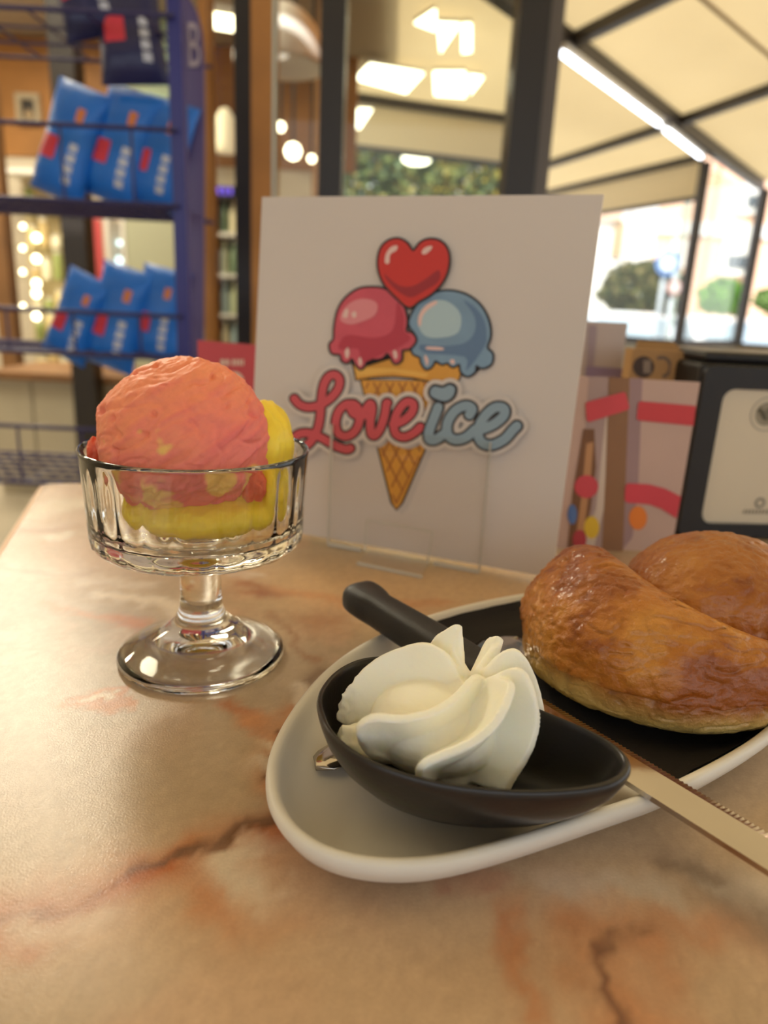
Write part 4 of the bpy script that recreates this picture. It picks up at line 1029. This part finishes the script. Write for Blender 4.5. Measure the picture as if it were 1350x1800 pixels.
def real_glass(name, tint, rough=0.0):
    """refracting glass that lets light pass straight to what stands in it"""
    m = bpy.data.materials.new(name); m.use_nodes = True; b = m.node_tree.nodes['Principled BSDF']
    b.inputs['Base Color'].default_value = tint + (1,); b.inputs['Transmission Weight'].default_value = 1; b.inputs['Roughness'].default_value = rough; b.inputs['IOR'].default_value = 1.48
    return m
cup = obj('ice_cream_glass', glass(), real_glass('clear_glass', (.985, .99, .965)), None, True)
tag(cup, 'footed pressed glass ice cream cup with fluted sides', 'glass')

# yellow ice cream in the bottom and up the far side
m_yel = mat('yellow_ice_cream', (252, 218, 66), .42, spec=.4, sss=.35, sss_r=(1, .7, .15), sss_s=.003, nscale=120, namt=.05, bump=.35, bscale=260)
pts_e = [ellipsoid(gc + [.003, .000, .0725], (.0350, .0355, .0120)), ellipsoid(gc + [.017, .008, .084], (.0225, .0260, .0180)), ellipsoid(gc + [.0265, .010, .0985], (.0135, .0190, .0195)),
         ellipsoid(gc + [.034, .004, .085], (.0050, .010, .014)), ellipsoid(gc + [.033, -.010, .079], (.0045, .007, .011)), ellipsoid(gc + [-.023, -.018, .0745], (.0026, .0026, .009)), ellipsoid(gc + [.021, -.022, .0735], (.008, .008, .006))]
yel = obj('lemon_ice_cream', join(*pts_e), m_yel, None, True)
rm = yel.modifiers.new('r', 'REMESH'); rm.mode = 'VOXEL'; rm.voxel_size = .0009; rm.use_smooth_shade = True
sm = yel.modifiers.new('s', 'SMOOTH'); sm.factor = .5; sm.iterations = 6
evaluate(yel); co = verts_np(yel)
for i in range(len(co)):
    p = Vector(co[i]); w = .0011 * fbm(Vector((p.x * 160, p.y * 160, p.z * 60)), 3); v = co[i] - (gc + [.006, .003, .078]); v /= np.linalg.norm(v) + 1e-9; co[i] += v * w
rad = np.hypot(co[:, 0] - gc[0], co[:, 1] - gc[1]); lim = np.minimum(np.interp(co[:, 2] - TZ, [.060, .064, .068, .099], [.030, .0395, .0416, .0445]), .0445)
k = np.where((rad > lim) & (co[:, 2] - TZ < .099), lim / rad, 1.0); co[:, 0] = gc[0] + (co[:, 0] - gc[0]) * k; co[:, 1] = gc[1] + (co[:, 1] - gc[1]) * k
co[:, 2] = np.maximum(co[:, 2], TZ + .0622)
yel.data.vertices.foreach_set('co', co.ravel()); yel.data.update()
tag(yel, 'yellow ice cream melting in the glass behind the pink scoop', 'ice cream')

# pink scoop
sc_c = gc + np.array([-.0038, -.0035, .1015])
V, Fc = sph(300, 210); P = np.zeros_like(V); cols = np.zeros_like(V)
tilt = np.array(Matrix.Rotation(.5, 3, 'Y') @ Matrix.Rotation(-.35, 3, 'X'))
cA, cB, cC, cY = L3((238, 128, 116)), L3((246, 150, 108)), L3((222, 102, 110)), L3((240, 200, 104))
for i in range(len(V)):
    v = V[i]; q = tilt @ v; vv = Vector(v)
    big = fbm(vv * 1.6 + Vector((3, 1, 0)), 3)
    # scoop drags: long stretched furrows that curl round the ball
    ang = math.atan2(q[1], q[0]); st = fbm(Vector((q[2] * 7.5 + .9 * math.sin(ang * 1.3), ang * .9, 2.0)), 4)
    fine = fbm(vv * 13, 4); up = max(0, min(1, v[2] * 1.6 + .55 - .5 * v[0]))
    pit = mnoise.noise(vv * 6.5 + Vector((7, 2, 5))); pit = max(0, pit - .38) * 3
    ripple = abs(mnoise.noise(Vector((q[0] * 2.2, q[1] * 2.2, q[2] * 6)))); led = max(0, 1 - ripple * 6)
    r = .0348 + .0011 * big + .0009 * st + .00024 * fine * up - .0020 * pit * up - .0007 * led
    # rough torn skirt below the widest part
    sk = math.exp(-((v[2] + .36) / .13) ** 2); r += sk * (.0012 + .0018 * fbm(vv * 5 + Vector((0, 9, 0)), 3))
    if v[2] < -.55: r -= .0012 * (-.55 - v[2]) * 3
    P[i] = sc_c + v * np.array([1.03, 1.0, .985]) * r
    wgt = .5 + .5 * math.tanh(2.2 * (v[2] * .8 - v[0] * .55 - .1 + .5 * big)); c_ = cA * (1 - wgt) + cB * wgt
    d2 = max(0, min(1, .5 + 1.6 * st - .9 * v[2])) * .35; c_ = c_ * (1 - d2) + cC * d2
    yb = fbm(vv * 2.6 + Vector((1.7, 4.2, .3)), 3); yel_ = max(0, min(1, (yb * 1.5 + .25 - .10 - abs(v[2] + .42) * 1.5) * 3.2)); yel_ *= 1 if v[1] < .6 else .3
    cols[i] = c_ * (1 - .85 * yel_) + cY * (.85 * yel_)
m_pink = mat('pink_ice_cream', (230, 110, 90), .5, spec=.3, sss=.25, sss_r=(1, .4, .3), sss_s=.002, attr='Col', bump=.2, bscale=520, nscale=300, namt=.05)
lumps = [((.0352, .004, -.0040), (.0048, .006, .0075)), ((-.0358, -.006, -.0055), (.0042, .006, .0060)), ((.030, -.012, -.016), (.005, .005, .006))]
root = thing('strawberry_ice_cream', sc_c - [0, 0, .034], 'round scoop of pink ice cream streaked with yellow in the glass', 'ice cream')
rad = np.hypot(P[:, 0] - gc[0], P[:, 1] - gc[1]); lim = np.interp(P[:, 2] - TZ, [.064, .068, .072, .099, .1], [.030, .039, .0412, .0442, .06]); k = np.where(rad > lim, lim / rad, 1.0)
P[:, 0] = gc[0] + (P[:, 0] - gc[0]) * k; P[:, 1] = gc[1] + (P[:, 1] - gc[1]) * k
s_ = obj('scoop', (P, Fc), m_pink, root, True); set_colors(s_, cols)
m_smear = mat('pink_smear', (232, 112, 82), .5, spec=.3, sss=.25, sss_r=(1, .4, .3), sss_s=.002, bump=.5, bscale=500)
for lc, lr in lumps:
    V, Fc = sph(40, 28); Q = []
    for v in V: Q.append(sc_c + np.array(lc) + v * np.array(lr) * (1 + .22 * fbm(Vector(v) * 2.2, 3)))
    Q = np.array(Q); rad = np.hypot(Q[:, 0] - gc[0], Q[:, 1] - gc[1]); k = np.where(rad > .0438, .0438 / rad, 1.0); Q[:, 0] = gc[0] + (Q[:, 0] - gc[0]) * k; Q[:, 1] = gc[1] + (Q[:, 1] - gc[1]) * k
    obj('smear', (Q, Fc), m_smear, root, True)
# ================================================================== SIGN CARD WITH THE PRINTED LOGO
sbl, sbr = onz(436, 927, TZ + .0012), onz(961, 1021, TZ + .0012)
se = (sbr - sbl) / np.linalg.norm(sbr - sbl); saway = np.array([-se[1], se[0], 0.0])
LEAN = math.radians(4.5); sup = np.array([0, 0, math.cos(LEAN)]) + saway * math.sin(LEAN); sn = np.cross(se, sup)     # sn points to the viewer
if sn @ (CAM - sbl) < 0: sn = -sn
SW = np.linalg.norm(sbr - sbl); SHt = .2240
card = thing('logo_sign', (sbl + sbr) / 2, 'white card sign with a printed ice cream cone logo and the words Love ice', 'sign')
cn = [sbl + sup * .0025, sbr + sup * .0025 + se * .003, sbr + sup * SHt + se * .0035, sbl + sup * SHt + se * .001]
obj('card', prism([p - sn * .0025 for p in cn], sn * .0025), M['paper'], card)
def cpt(x, y, off): return onplane(x, y, sbl, sn) + sn * off
def art(name, px, m, off, label=None):
    return obj(name, ([cpt(x, y, off) for x, y in px], [tuple(range(len(px)))]), m, card, label=label)
def buf(px, d):
    """closed pixel polygon grown by d"""
    P = np.array(px, float); t = np.roll(P, -1, 0) - np.roll(P, 1, 0); t /= np.linalg.norm(t, axis=1)[:, None] + 1e-9
    n = np.stack([t[:, 1], -t[:, 0]], 1)
    ar = np.sum(P[:, 0] * np.roll(P[:, 1], -1) - P[:, 1] * np.roll(P[:, 0], -1))
    if ar < 0: n = -n
    return list(P + n * d), [tuple(range(len(P)))]
def art2(name, vf, m, off, parent=None):
    V, Fc = vf; return obj(name, ([cpt(p[0], p[1], off + (p[2] * 4e-7 if len(p) > 2 else 0)) for p in V], Fc), m, parent or card)
def stroke(paths, w):
    """round-ended ribbons; the third coordinate lifts later ink a hair above earlier ink"""
    out = ([], []); q = 0
    for pth in paths:
        Q = np.array(catmull([np.array(p, float) for p in pth], 7)); t = np.gradient(Q, axis=0); t /= np.linalg.norm(t, axis=1)[:, None] + 1e-9
        n = np.stack([-t[:, 1], t[:, 0]], 1); V = []; Fc = []; m = len(Q)
        for i in range(m): V += [(*(Q[i] + n[i] * w), q + i), (*(Q[i] - n[i] * w), q + i)]
        for i in range(m - 1): Fc.append((2 * i, 2 * i + 1, 2 * i + 3, 2 * i + 2))
        for i, s in ((0, -1), (m - 1, 1)):
            k0 = len(V)
            for k in range(9):
                a = math.pi * k / 8; V.append((*(Q[i] + n[i] * w * math.cos(a) + t[i] * s * w * math.sin(a)), q + i))
            Fc.append(tuple(range(k0, k0 + 9)))
        q += m; out = join(out, (V, Fc))
    return out
c7 = lambda L_: [(560 + x * .237, 400 + y * .237) for x, y in L_]
c6 = lambda L_: [(500 + x * .3259, 640 + y * .3259) for x, y in L_]
sm2 = lambda L_: [tuple(p) for p in catmull(L_, 4, True)]
m_hr = mat('heart_red', (206, 52, 42), .5); m_hd = mat('heart_dark', (160, 40, 44), .5); m_hl = mat('print_highlight', (232, 196, 186), .5)
m_pk = mat('print_pink', (208, 84, 98), .5, nscale=60, namt=.08); m_pd = mat('print_deep_pink', (186, 58, 74), .5); m_pl = mat('print_pale_pink', (226, 140, 144), .5)
m_bl = mat('print_blue', (126, 156, 180), .5, nscale=60, namt=.08); m_bd = mat('print_deep_blue', (98, 126, 158), .5); m_bp = mat('print_pale_blue', (176, 200, 206), .5)
m_co = mat('print_cone', (222, 158, 60), .5, nscale=50, namt=.08); m_cd = mat('print_waffle', (172, 104, 48), .5); m_cl = mat('print_cone_light', (236, 182, 84), .5); m_sh = mat('print_shadow_grey', (203, 194, 187), .5)
cone = [(635, 668), (690, 884), (697, 895), (706, 884), (798, 670)]
heart = sm2(c7([(680, 592), (590, 520), (510, 435), (466, 345), (455, 250), (477, 160), (530, 107), (600, 92), (662, 122), (712, 182), (765, 122), (830, 96), (900, 106), (952, 152), (974, 232), (960, 330), (915, 420), (840, 495), (755, 545)]))
pink = sm2(c7([(130, 740), (125, 830), (95, 870), (110, 930), (170, 940), (185, 985), (220, 1000), (258, 968), (285, 1010), (320, 1045), (352, 1010), (370, 960), (430, 975), (480, 965), (515, 930), (545, 960), (575, 1005), (618, 980), (625, 910), (680, 895), (725, 840), (700, 790), (655, 770), (660, 690), (640, 600), (580, 510), (490, 460), (395, 450), (300, 465), (210, 530), (155, 620)]))
blue = sm2(c7([(680, 720), (700, 640), (760, 550), (860, 490), (980, 475), (1100, 505), (1200, 580), (1260, 690), (1275, 800), (1250, 890), (1290, 940), (1280, 1010), (1220, 1040), (1170, 1020), (1160, 1070), (1110, 1100), (1065, 1070), (1050, 1010), (1000, 1030), (960, 1000), (920, 1010), (870, 985), (840, 1030), (800, 1045), (770, 1000), (760, 960), (710, 935), (700, 890), (740, 840), (725, 790)]))
collar = c7([(255, 985), (285, 1128), (400, 1108), (560, 1100), (700, 1112), (830, 1138), (1040, 1130), (1066, 1050), (1000, 930), (640, 880), (300, 930)])
D = .00016
art2('cone_shadow', join(buf([(x + 9, y + 6) for x, y in cone], 4)), m_sh, D)
art2('cone_outline', buf(cone, 3.4), M['ink'], 2 * D); co_ = art('cone', cone, m_co, 3 * D)
wl = []
for k in range(-9, 12):
    for s in (-1, 1):
        xa, ya, xb, yb = 697 + k * 22, 664, 697 + k * 22 + s * 116, 896
        seg = []
        for t in np.linspace(0, 1, 60):
            x_, y_ = xa + (xb - xa) * t, ya + (yb - ya) * t
            le = 635 + (690 - 635) * (y_ - 668) / 216; ri = 798 - (798 - 706) * (y_ - 670) / 214
            if le + 3 < x_ < ri - 3 and 671 < y_ < 886: seg.append(np.array([x_, y_]))
        if len(seg) > 2:
            a, b = seg[0], seg[-1]; e_ = b - a; nn_ = np.array([-e_[1], e_[0]]) / np.linalg.norm(e_) * 1.5; wl.append(([a + nn_, b + nn_, b - nn_, a - nn_], [(0, 1, 2, 3)]))
art2('waffle_lines', join(*wl), m_cd, 4 * D)
art2('collar_outline', buf(collar, 3.2), M['ink'], 5 * D); art('cone_collar', collar, m_co, 6 * D)
art('collar_light', c7([(275, 1040), (290, 1105), (560, 1075), (800, 1110), (820, 1085), (560, 1045)]), m_cl, 7 * D)
art2('blue_outline', buf(blue, 4), M['ink'], 7 * D); art('blue_scoop', blue, m_bl, 8 * D)
art('blue_scoop_shade', sm2(c7([(1080, 540), (1180, 610), (1235, 700), (1250, 800), (1230, 890), (1100, 1060), (1090, 960), (800, 930), (760, 870), (900, 880), (1080, 860), (1160, 780), (1160, 660)])), m_bd, 9 * D)
art('blue_scoop_light', sm2(c7([(740, 700), (790, 600), (880, 540), (980, 560), (1060, 650), (1040, 780), (900, 820), (790, 800)])), m_bp, 10 * D)
for e_ in ([(745, 720), (750, 650), (800, 580), (870, 545), (885, 565), (820, 610), (780, 660), (765, 730)], [(790, 960), (805, 950), (822, 990), (808, 1025)], [(810, 885), (920, 890), (925, 910), (815, 905)], [(980, 985), (1010, 980), (1015, 1010), (990, 1012)]): art('scoop_highlight', sm2(c7(e_)), m_hl, 11 * D)
art2('pink_outline', buf(pink, 4), M['ink'], 11 * D); art('pink_scoop', pink, m_pk, 12 * D)
art('pink_scoop_shade', sm2(c7([(590, 560), (640, 660), (640, 760), (690, 820), (620, 880), (480, 940), (330, 1000), (300, 900), (160, 900), (220, 800), (420, 820), (560, 760)])), m_pd, 13 * D)
art('pink_scoop_light', sm2(c7([(170, 680), (220, 580), (330, 530), (440, 560), (430, 650), (330, 700), (240, 720)])), m_pl, 14 * D)
for e_ in ([(190, 660), (210, 610), (232, 612), (222, 670)], [(255, 640), (285, 625), (290, 660), (270, 672)], [(205, 925), (230, 890), (240, 940), (220, 975)], [(305, 990), (320, 960), (335, 1000), (320, 1030)], [(560, 920), (585, 915), (595, 960), (575, 975)]): art('scoop_highlight', sm2(c7(e_)), m_hl, 15 * D)
art2('heart_outline', buf(heart, 4), M['ink'], 15 * D); art('heart', heart, m_hr, 16 * D)
art('heart_shade', sm2(c7([(500, 350), (600, 430), (700, 440), (800, 390), (900, 320), (900, 400), (800, 470), (700, 520), (620, 490), (540, 420)])), m_hd, 17 * D)
for e_ in ([(505, 265), (512, 200), (550, 150), (595, 140), (590, 175), (545, 205), (535, 270)], [(775, 190), (800, 155), (850, 142), (845, 170), (800, 205)]): art('heart_highlight', sm2(c7(e_)), m_hl, 18 * D)
LOVE = [c6(p) for p in (
    [(66, 186), (95, 218), (145, 232), (205, 218), (262, 182), (302, 130), (308, 82), (283, 58), (248, 70), (222, 120), (210, 200), (203, 290), (186, 360), (150, 420), (105, 448), (72, 432), (66, 400), (95, 374), (150, 372), (215, 398), (290, 440), (345, 458), (366, 452)],
    [(402, 228), (352, 214), (308, 248), (288, 310), (300, 368), (342, 388), (390, 362), (416, 302), (410, 244), (384, 214), (366, 226), (386, 268), (440, 276)],
    [(452, 240), (474, 212), (484, 240), (474, 310), (478, 372), (500, 382), (530, 340), (552, 270), (560, 214), (566, 208)],
    [(596, 322), (650, 304), (698, 258), (704, 214), (668, 204), (628, 244), (602, 312), (610, 372), (652, 392), (702, 374), (742, 338)])]
ICE = [c6(p) for p in (
    [(838, 232), (812, 300), (790, 362), (792, 402), (826, 404), (868, 376)],
    [(1006, 272), (1020, 240), (984, 224), (926, 254), (888, 318), (892, 380), (932, 406), (988, 392), (1034, 352)],
    [(1078, 348), (1140, 320), (1190, 276), (1190, 238), (1142, 234), (1088, 280), (1052, 352), (1068, 416), (1124, 434), (1192, 404), (1236, 356), (1260, 332)])]
dot = sm2(c6([(862, 198), (806, 176), (796, 146), (818, 120), (862, 128), (900, 112), (928, 128), (924, 162), (900, 190)]))
art2('lettering_shadow', stroke([[(x + 5, y + 9) for x, y in p] for p in LOVE + ICE], 12), m_sh, 4.5 * D)
art2('lettering_halo', join(stroke(LOVE, 17.5), stroke(ICE, 19), buf(dot, 12)), M['paper'], 19 * D)
art2('love_outline', stroke(LOVE, 10.3), M['ink'], 20 * D); art2('love_lettering', stroke(LOVE, 7.0), mat('letter_red', (208, 84, 92), .5), 21 * D)
art2('ice_outline', join(stroke(ICE, 11.8), buf(dot, 4.5)), M['ink'], 22 * D)
m_li = mat('letter_blue', (142, 164, 178), .5); art2('ice_lettering', stroke(ICE, 8.2), m_li, 23 * D); art('ice_heart_dot', dot, m_li, 24 * D)

# clear acrylic stand
ac = thing('acrylic_stand', onz(715, 985, TZ), 'clear acrylic stand holding up the logo sign', 'stand')
m_ac = sheet_glass('clear_acrylic', (.995, .99, .98), .006); m_ae = mat('acrylic_edge', (206, 200, 186), .2)
F0 = .0045
q = [cpt(583, 953, F0), cpt(846, 1001, F0), cpt(866, 776, F0), cpt(590, 745, F0)]
obj('front_sheet', prism(q, sn * .002), m_ac, ac)
for a, b in ((q[0], q[3]), (q[1], q[2])): obj('sheet_edge', bar(a + sn * .001, b + sn * .001, .0009, .002, sn), m_ae, ac)
for a, b in ((583, 640), (768, 846)):
    p_ = cpt(a, 953 + (a - 583) * .1825, F0); r_ = cpt(b, 953 + (b - 583) * .1825, F0); obj('fold', bar(p_ + sn * .001, r_ + sn * .001, .0022, .0022), m_ae, ac)
tq = [cpt(651, 911, F0 + .0021), cpt(766, 932, F0 + .0021), cpt(757, 985, F0 + .0021), cpt(648, 965, F0 + .0021)]
for a, b in ((0, 1), (1, 2), (3, 0)): obj('cutout_edge', bar(tq[a], tq[b], .0008, .0010, sn), m_ae, ac)
f0, f1_, = onz(650, 972, TZ + .0012), onz(757, 990, TZ + .0012); f2, f3 = onz(742, 1014, TZ + .0012), onz(628, 990, TZ + .0012)
obj('foot_sheet', prism([f0, f1_, f2, f3], (0, 0, .0015)), m_ac, ac); obj('foot_edge', bar(f3, f2, .001, .0020), m_ae, ac)

# ================================================================== LEAFLET, CARDS, DISPENSER BEHIND
def plane_art(p0, n):
    def f(x, y, off): return onplane(x, y, p0, n) + n * off
    return f
lp = np.array([.12, .478, TZ]); ln = np.array([0.06, -1.0, 0.0]); ln /= np.linalg.norm(ln); LP = plane_art(lp, ln)
leaf = thing('leaflet', LP(1100, 985, 0) * [1, 1, 0] + [0, 0, TZ], 'pinkish leaflet with red bars and coloured balls standing behind the sign', 'leaflet')
ll, lr_ = LP(995, 660, 0), LP(1231, 672, 0); zt = LP(1130, 666, 0)[2]
cq = [(ll[0], ll[1], TZ + .0008), (lr_[0], lr_[1], TZ + .0008), (lr_[0], lr_[1], lr_[2]), (ll[0], ll[1], ll[2])]
obj('sheet', prism([np.array(p) - ln * .0012 for p in cq], ln * .0012), mat('pinkish_paper', (196, 164, 148), .5, nscale=20, namt=.05), leaf)
c8 = lambda L_: [(920 + x * .3185, 550 + y * .3185) for x, y in L_]
def lart(name, px, rgb, k): obj(name, ([LP(x, y, k * .00015) for x, y in px], [tuple(range(len(px)))]), mat('leaflet_' + name, rgb, .5, nscale=30, namt=.06), leaf)
ell = lambda cx_, cy_, a, b: [(cx_ + a * math.cos(t), cy_ + b * math.sin(t)) for t in np.linspace(0, 2 * math.pi, 25)[:-1]]
lart('grey_strip', c8([(360, 350), (470, 352), (440, 1320), (300, 1320)]), (170, 144, 136), 1)
lart('pale_strip', c8([(455, 560), (472, 560), (450, 1060), (380, 1320), (310, 1320), (400, 1080)]), (206, 186, 168), 2)
lart('wood_strip', c8([(470, 352), (585, 358), (572, 700), (548, 1330), (430, 1330), (452, 900)]), (140, 100, 68), 3)
lart('mauve_strip', c8([(586, 358), (656, 362), (632, 960), (600, 1240), (549, 1300), (572, 700)]), (156, 126, 124), 3)
lart('brown_figure', c8([(330, 640), (390, 640), (400, 850), (370, 1080), (320, 1300), (240, 1330), (270, 1000)]), (120, 80, 50), 4)
lart('tan_streak', c8([(345, 720), (385, 710), (370, 900), (330, 1220), (290, 1220), (320, 1000)]), (186, 136, 92), 5)
lart('blue_ball', c8(ell(268, 1110, 26, 55)), (86, 116, 170), 6); lart('yellow_ball', c8(ell(375, 1182, 42, 62)), (222, 182, 50), 6); lart('crimson_ball', c8(ell(308, 1250, 38, 55)), (176, 60, 66), 6)
lart('orange_ball', c8(ell(630, 1130, 50, 66)), (224, 124, 46), 6); lart('pink_ball', c8(ell(280, 1345, 66, 60)), (204, 84, 100), 7)
lart('red_dot', c8(ell(345, 957, 66, 64)), (204, 72, 80), 7)
lart('slanted_bar', c8([(340, 500), (350, 490), (550, 435), (562, 442), (582, 520), (574, 534), (360, 602), (346, 590)]), (206, 70, 76), 7)
lart('level_bar', c8([(640, 486), (948, 512), (936, 622), (630, 592), (622, 575), (630, 500)]), (200, 62, 66), 7)
lart('curved_bar', c8([(572, 938), (690, 944), (780, 968), (866, 1012), (842, 1132), (760, 1080), (690, 1055), (570, 1046), (556, 1030), (560, 955)]), (206, 66, 76), 7)

# kraft box with round print
kb_ = np.array([.2, .560, TZ]); kn_ = np.array([0.02, -1.0, 0]); kn_ /= np.linalg.norm(kn_); KP = plane_art(kb_, kn_)
a, b = KP(1114, 604, 0), KP(1224, 610, 0)
kr = thing('kraft_box', ((a[0] + b[0]) / 2, .59, TZ), 'brown kraft sachet box with round black prints behind the leaflet', 'box')
obj('carton', box(a[0], b[0], .560, .578, TZ + .0005, a[2] - .004), mat('kraft_board', (166, 128, 82), .7, nscale=30, namt=.08), kr)
obj('flap', prism([(a[0] + .004, .566, a[2] - .004), (b[0] - .006, .566, a[2] - .004), (b[0] - .012, .575, a[2] + .002), (a[0] + .008, .575, a[2] + .002)], (0, .002, 0)), mat('kraft_flap', (134, 100, 62), .7), kr)
obj('round_print', ([KP(x, y, .0003) for x, y in ell(1131, 645, 19, 19)], [tuple(range(24))]), mat('kraft_ink', (66, 50, 42), .6), kr)
th = np.linspace(-2.1, 1.5, 14); rp_ = [(1163 + 18 * math.cos(t), 645 + 20 * math.sin(t)) for t in th] + [(1163 + 12 * math.cos(t), 645 + 14 * math.sin(t)) for t in th[::-1]]
obj('crescent_print', ([KP(x, y, .0003) for x, y in rp_], [tuple(range(28))]), mat('kraft_ink_grey', (104, 88, 76), .6), kr)
for k in range(5): obj('print_lettering', ([KP(x, y, .0006) for x, y in ((1131 + k * 2.6, 633), (1132.4 + k * 2.6, 633), (1132.4 + k * 2.6, 656), (1131 + k * 2.6, 656))], [(0, 1, 2, 3)]), mat('pale_ink', (176, 156, 136), .6), kr)
obj('side_shade', ([KP(x, y, .0003) for x, y in ((1206, 628), (1222, 622), (1222, 672), (1200, 672))], [(0, 1, 2, 3)]), mat('kraft_side_shade', (96, 76, 58), .7), kr)  # dark quad paints the shaded turned side onto the front
# white card with a violet foot band
WP = plane_art(np.array([.2, .63, TZ]), np.array([0, -1.0, 0])); a, b = WP(1030, 564, 0), WP(1104, 567, 0)
wc = thing('white_card', ((a[0] + b[0]) / 2, .63, TZ), 'plain white card with a violet band standing beside the kraft box', 'card')
obj('sheet', box(a[0], b[0], .63, .632, TZ + .0005, a[2]), mat('greyish_card', (196, 180, 172), .6), wc)
obj('violet_band', ([WP(x, y, .0003) for x, y in ((1030, 643), (1098, 648), (1096, 668), (1028, 664))], [(0, 1, 2, 3)]), mat('violet_band', (152, 132, 160), .6), wc)
obj('side_stripe', ([WP(x, y, .0004) for x, y in ((1034, 570), (1050, 572), (1044, 645), (1030, 643))], [(0, 1, 2, 3)]), mat('mauve_stripe', (166, 148, 154), .6), wc)
obj('back_prop', prism([((a[0] + b[0]) / 2 - .008, .6325, TZ + .0005), ((a[0] + b[0]) / 2 - .008, .665, TZ + .0005), ((a[0] + b[0]) / 2 - .008, .6325, TZ + .1)], (.002, 0, 0)), M['paper'], wc)
# pink card
QP = plane_art(np.array([-.1, .610, TZ]), np.array([0, -1.0, 0])); a, b = QP(347, 598, 0), QP(470, 608, 0)
pk = thing('pink_card', ((a[0] + b[0]) / 2, .61, TZ), 'pinkish red card with small white print behind the ice cream glass', 'card')
obj('sheet', prism([(a[0], .61, TZ + .0005), (b[0], .61, TZ + .0005), (b[0], .61, b[2]), (a[0], .61, a[2])], (0, .0015, 0)), mat('pink_red_board', (196, 76, 84), .55, nscale=12, namt=.08), pk)
m_pw = mat('pale_print', (222, 196, 180), .6)
for x0, x1 in ((388, 396), (397, 404), (408, 413), (414, 419), (420, 425), (426, 430)): obj('print_lettering', ([QP(x, y, .0003) for x, y in ((x0, 631), (x1 - 1, 632), (x1 - 1.5, 643), (x0 - .5, 642))], [(0, 1, 2, 3)]), m_pw, pk)
rp_ = [(412 + 17 * math.cos(t), 670 + 17 * math.sin(t)) for t in np.linspace(0, 2 * math.pi, 25)[:-1]]
obj('print_ring', ([QP(x, y, .0003) for x, y in rp_], [tuple(range(24))]), m_pw, pk)
obj('back_prop', prism([(a[0] + .03, .612, TZ + .0005), (a[0] + .03, .64, TZ + .0005), (a[0] + .03, .612, TZ + .08)], (.002, 0, 0)), M['paper'], pk)

# napkin dispenser
dn = np.array([.10, -1.0, 0]); dn /= np.linalg.norm(dn); dp = np.array([.235, .522, TZ]); DP = plane_art(dp, dn); de = np.array([-dn[1], dn[0], 0])
a = DP(1213, 780, 0); zt = DP(1290, 630, 0)[2]
dl = a * [1, 1, 0] + [0, 0, TZ]; DW = .125
ds = thing('napkin_dispenser', dl + de * DW / 2 - dn * .05, 'black napkin dispenser with a cream front panel beside the leaflet', 'dispenser')
def dbox(u0, u1, w0, w1, z0, z1):
    P_ = [dl + de * u - dn * w for u, w in ((u0, w0), (u1, w0), (u1, w1), (u0, w1))]
    return prism([(p[0], p[1], z0) for p in P_], (0, 0, z1 - z0))
bo = obj('case', dbox(0, DW, .0035, .10, TZ + .0005, zt - .004), M['black'], ds)
bv = bo.modifiers.new('b', 'BEVEL'); bv.width = .004; bv.segments = 3; evaluate(bo)
lo = obj('lid', dbox(.004, DW - .004, .006, .098, zt - .0035, zt + .004), M['black'], ds)
bv = lo.modifiers.new('b', 'BEVEL'); bv.width = .003; bv.segments = 2; evaluate(lo)
fz0, fz1 = DP(1290, 960, 0)[2], DP(1300, 684, 0)[2]; u0, u1 = .0185, DW - .0185
def rrect(u0, u1, z0, z1, r, n=6):
    out = []
    for cu, cz_, s in ((u1 - r, z1 - r, 0), (u0 + r, z1 - r, 1), (u0 + r, z0 + r, 2), (u1 - r, z0 + r, 3)):
        for k in range(n + 1): t = (s + k / n) * math.pi / 2; out.append((cu + r * math.cos(t), cz_ + r * math.sin(t)))
    return out
o_ = rrect(.002, DW - .002, TZ + .002, zt - .006, .006); i_ = rrect(u0, u1, max(fz0, TZ + .012), fz1, .009)
V = []; Fc = []; n = len(o_)
for (L_, w) in ((o_, .0032), (o_, -.001), (i_, -.001), (i_, .0032)):
    for u, z in L_: p = dl + de * u - dn * w; V.append((p[0], p[1], z))
for r_ in range(3):
    for k in range(n): Fc.append((r_ * n + k, r_ * n + (k + 1) % n, (r_ + 1) * n + (k + 1) % n, (r_ + 1) * n + k))
obj('front_frame', (V, Fc), M['black'], ds)
obj('front_panel', prism([dl + de * u - dn * .0032 + [0, 0, z - TZ] for u, z in i_], dn * .0012), mat('cream_panel', (214, 200, 174), .45, nscale=10, namt=.04), ds)
def dring(name, px, py, r0, r1, rgb):
    ctr = onplane(px, py, dl - dn * .0017, dn); V = []; Fc = []
    for k in range(28):
        t = 2 * math.pi * k / 28
        for r in (r0, r1): V.append(ctr + de * r * math.cos(t) + np.array([0, 0, r * math.sin(t)]))
    for k in range(28): j = (k + 1) % 28; Fc.append((2 * k, 2 * k + 1, 2 * j + 1, 2 * j))
    obj(name, (V, Fc), mat('panel_print', rgb, .6), ds); return ctr
ctr = dring('round_emblem', 1348, 728, .0118, .0128, (160, 150, 132)); dring('round_emblem', 1348, 728, .0001, .0090, (150, 140, 120))
for k in range(5): dring('emblem_leaf', 1336 + k * 5, 722 + (k % 3) * 7, .0001, .0022, (104, 98, 76))
ctr = dring('recycle_mark', 1336, 884, .0024, .0042, (130, 122, 108))
for k in range(9):
    p = onplane(1306 + k * 6, 903, dl - dn * .0017, dn); obj('panel_lettering', prism([p, p + de * .0017, p + de * .0017 + [0, 0, .0032], p + [0, 0, .0032]], dn * .0001), mat('panel_text', (146, 136, 118), .6), ds)
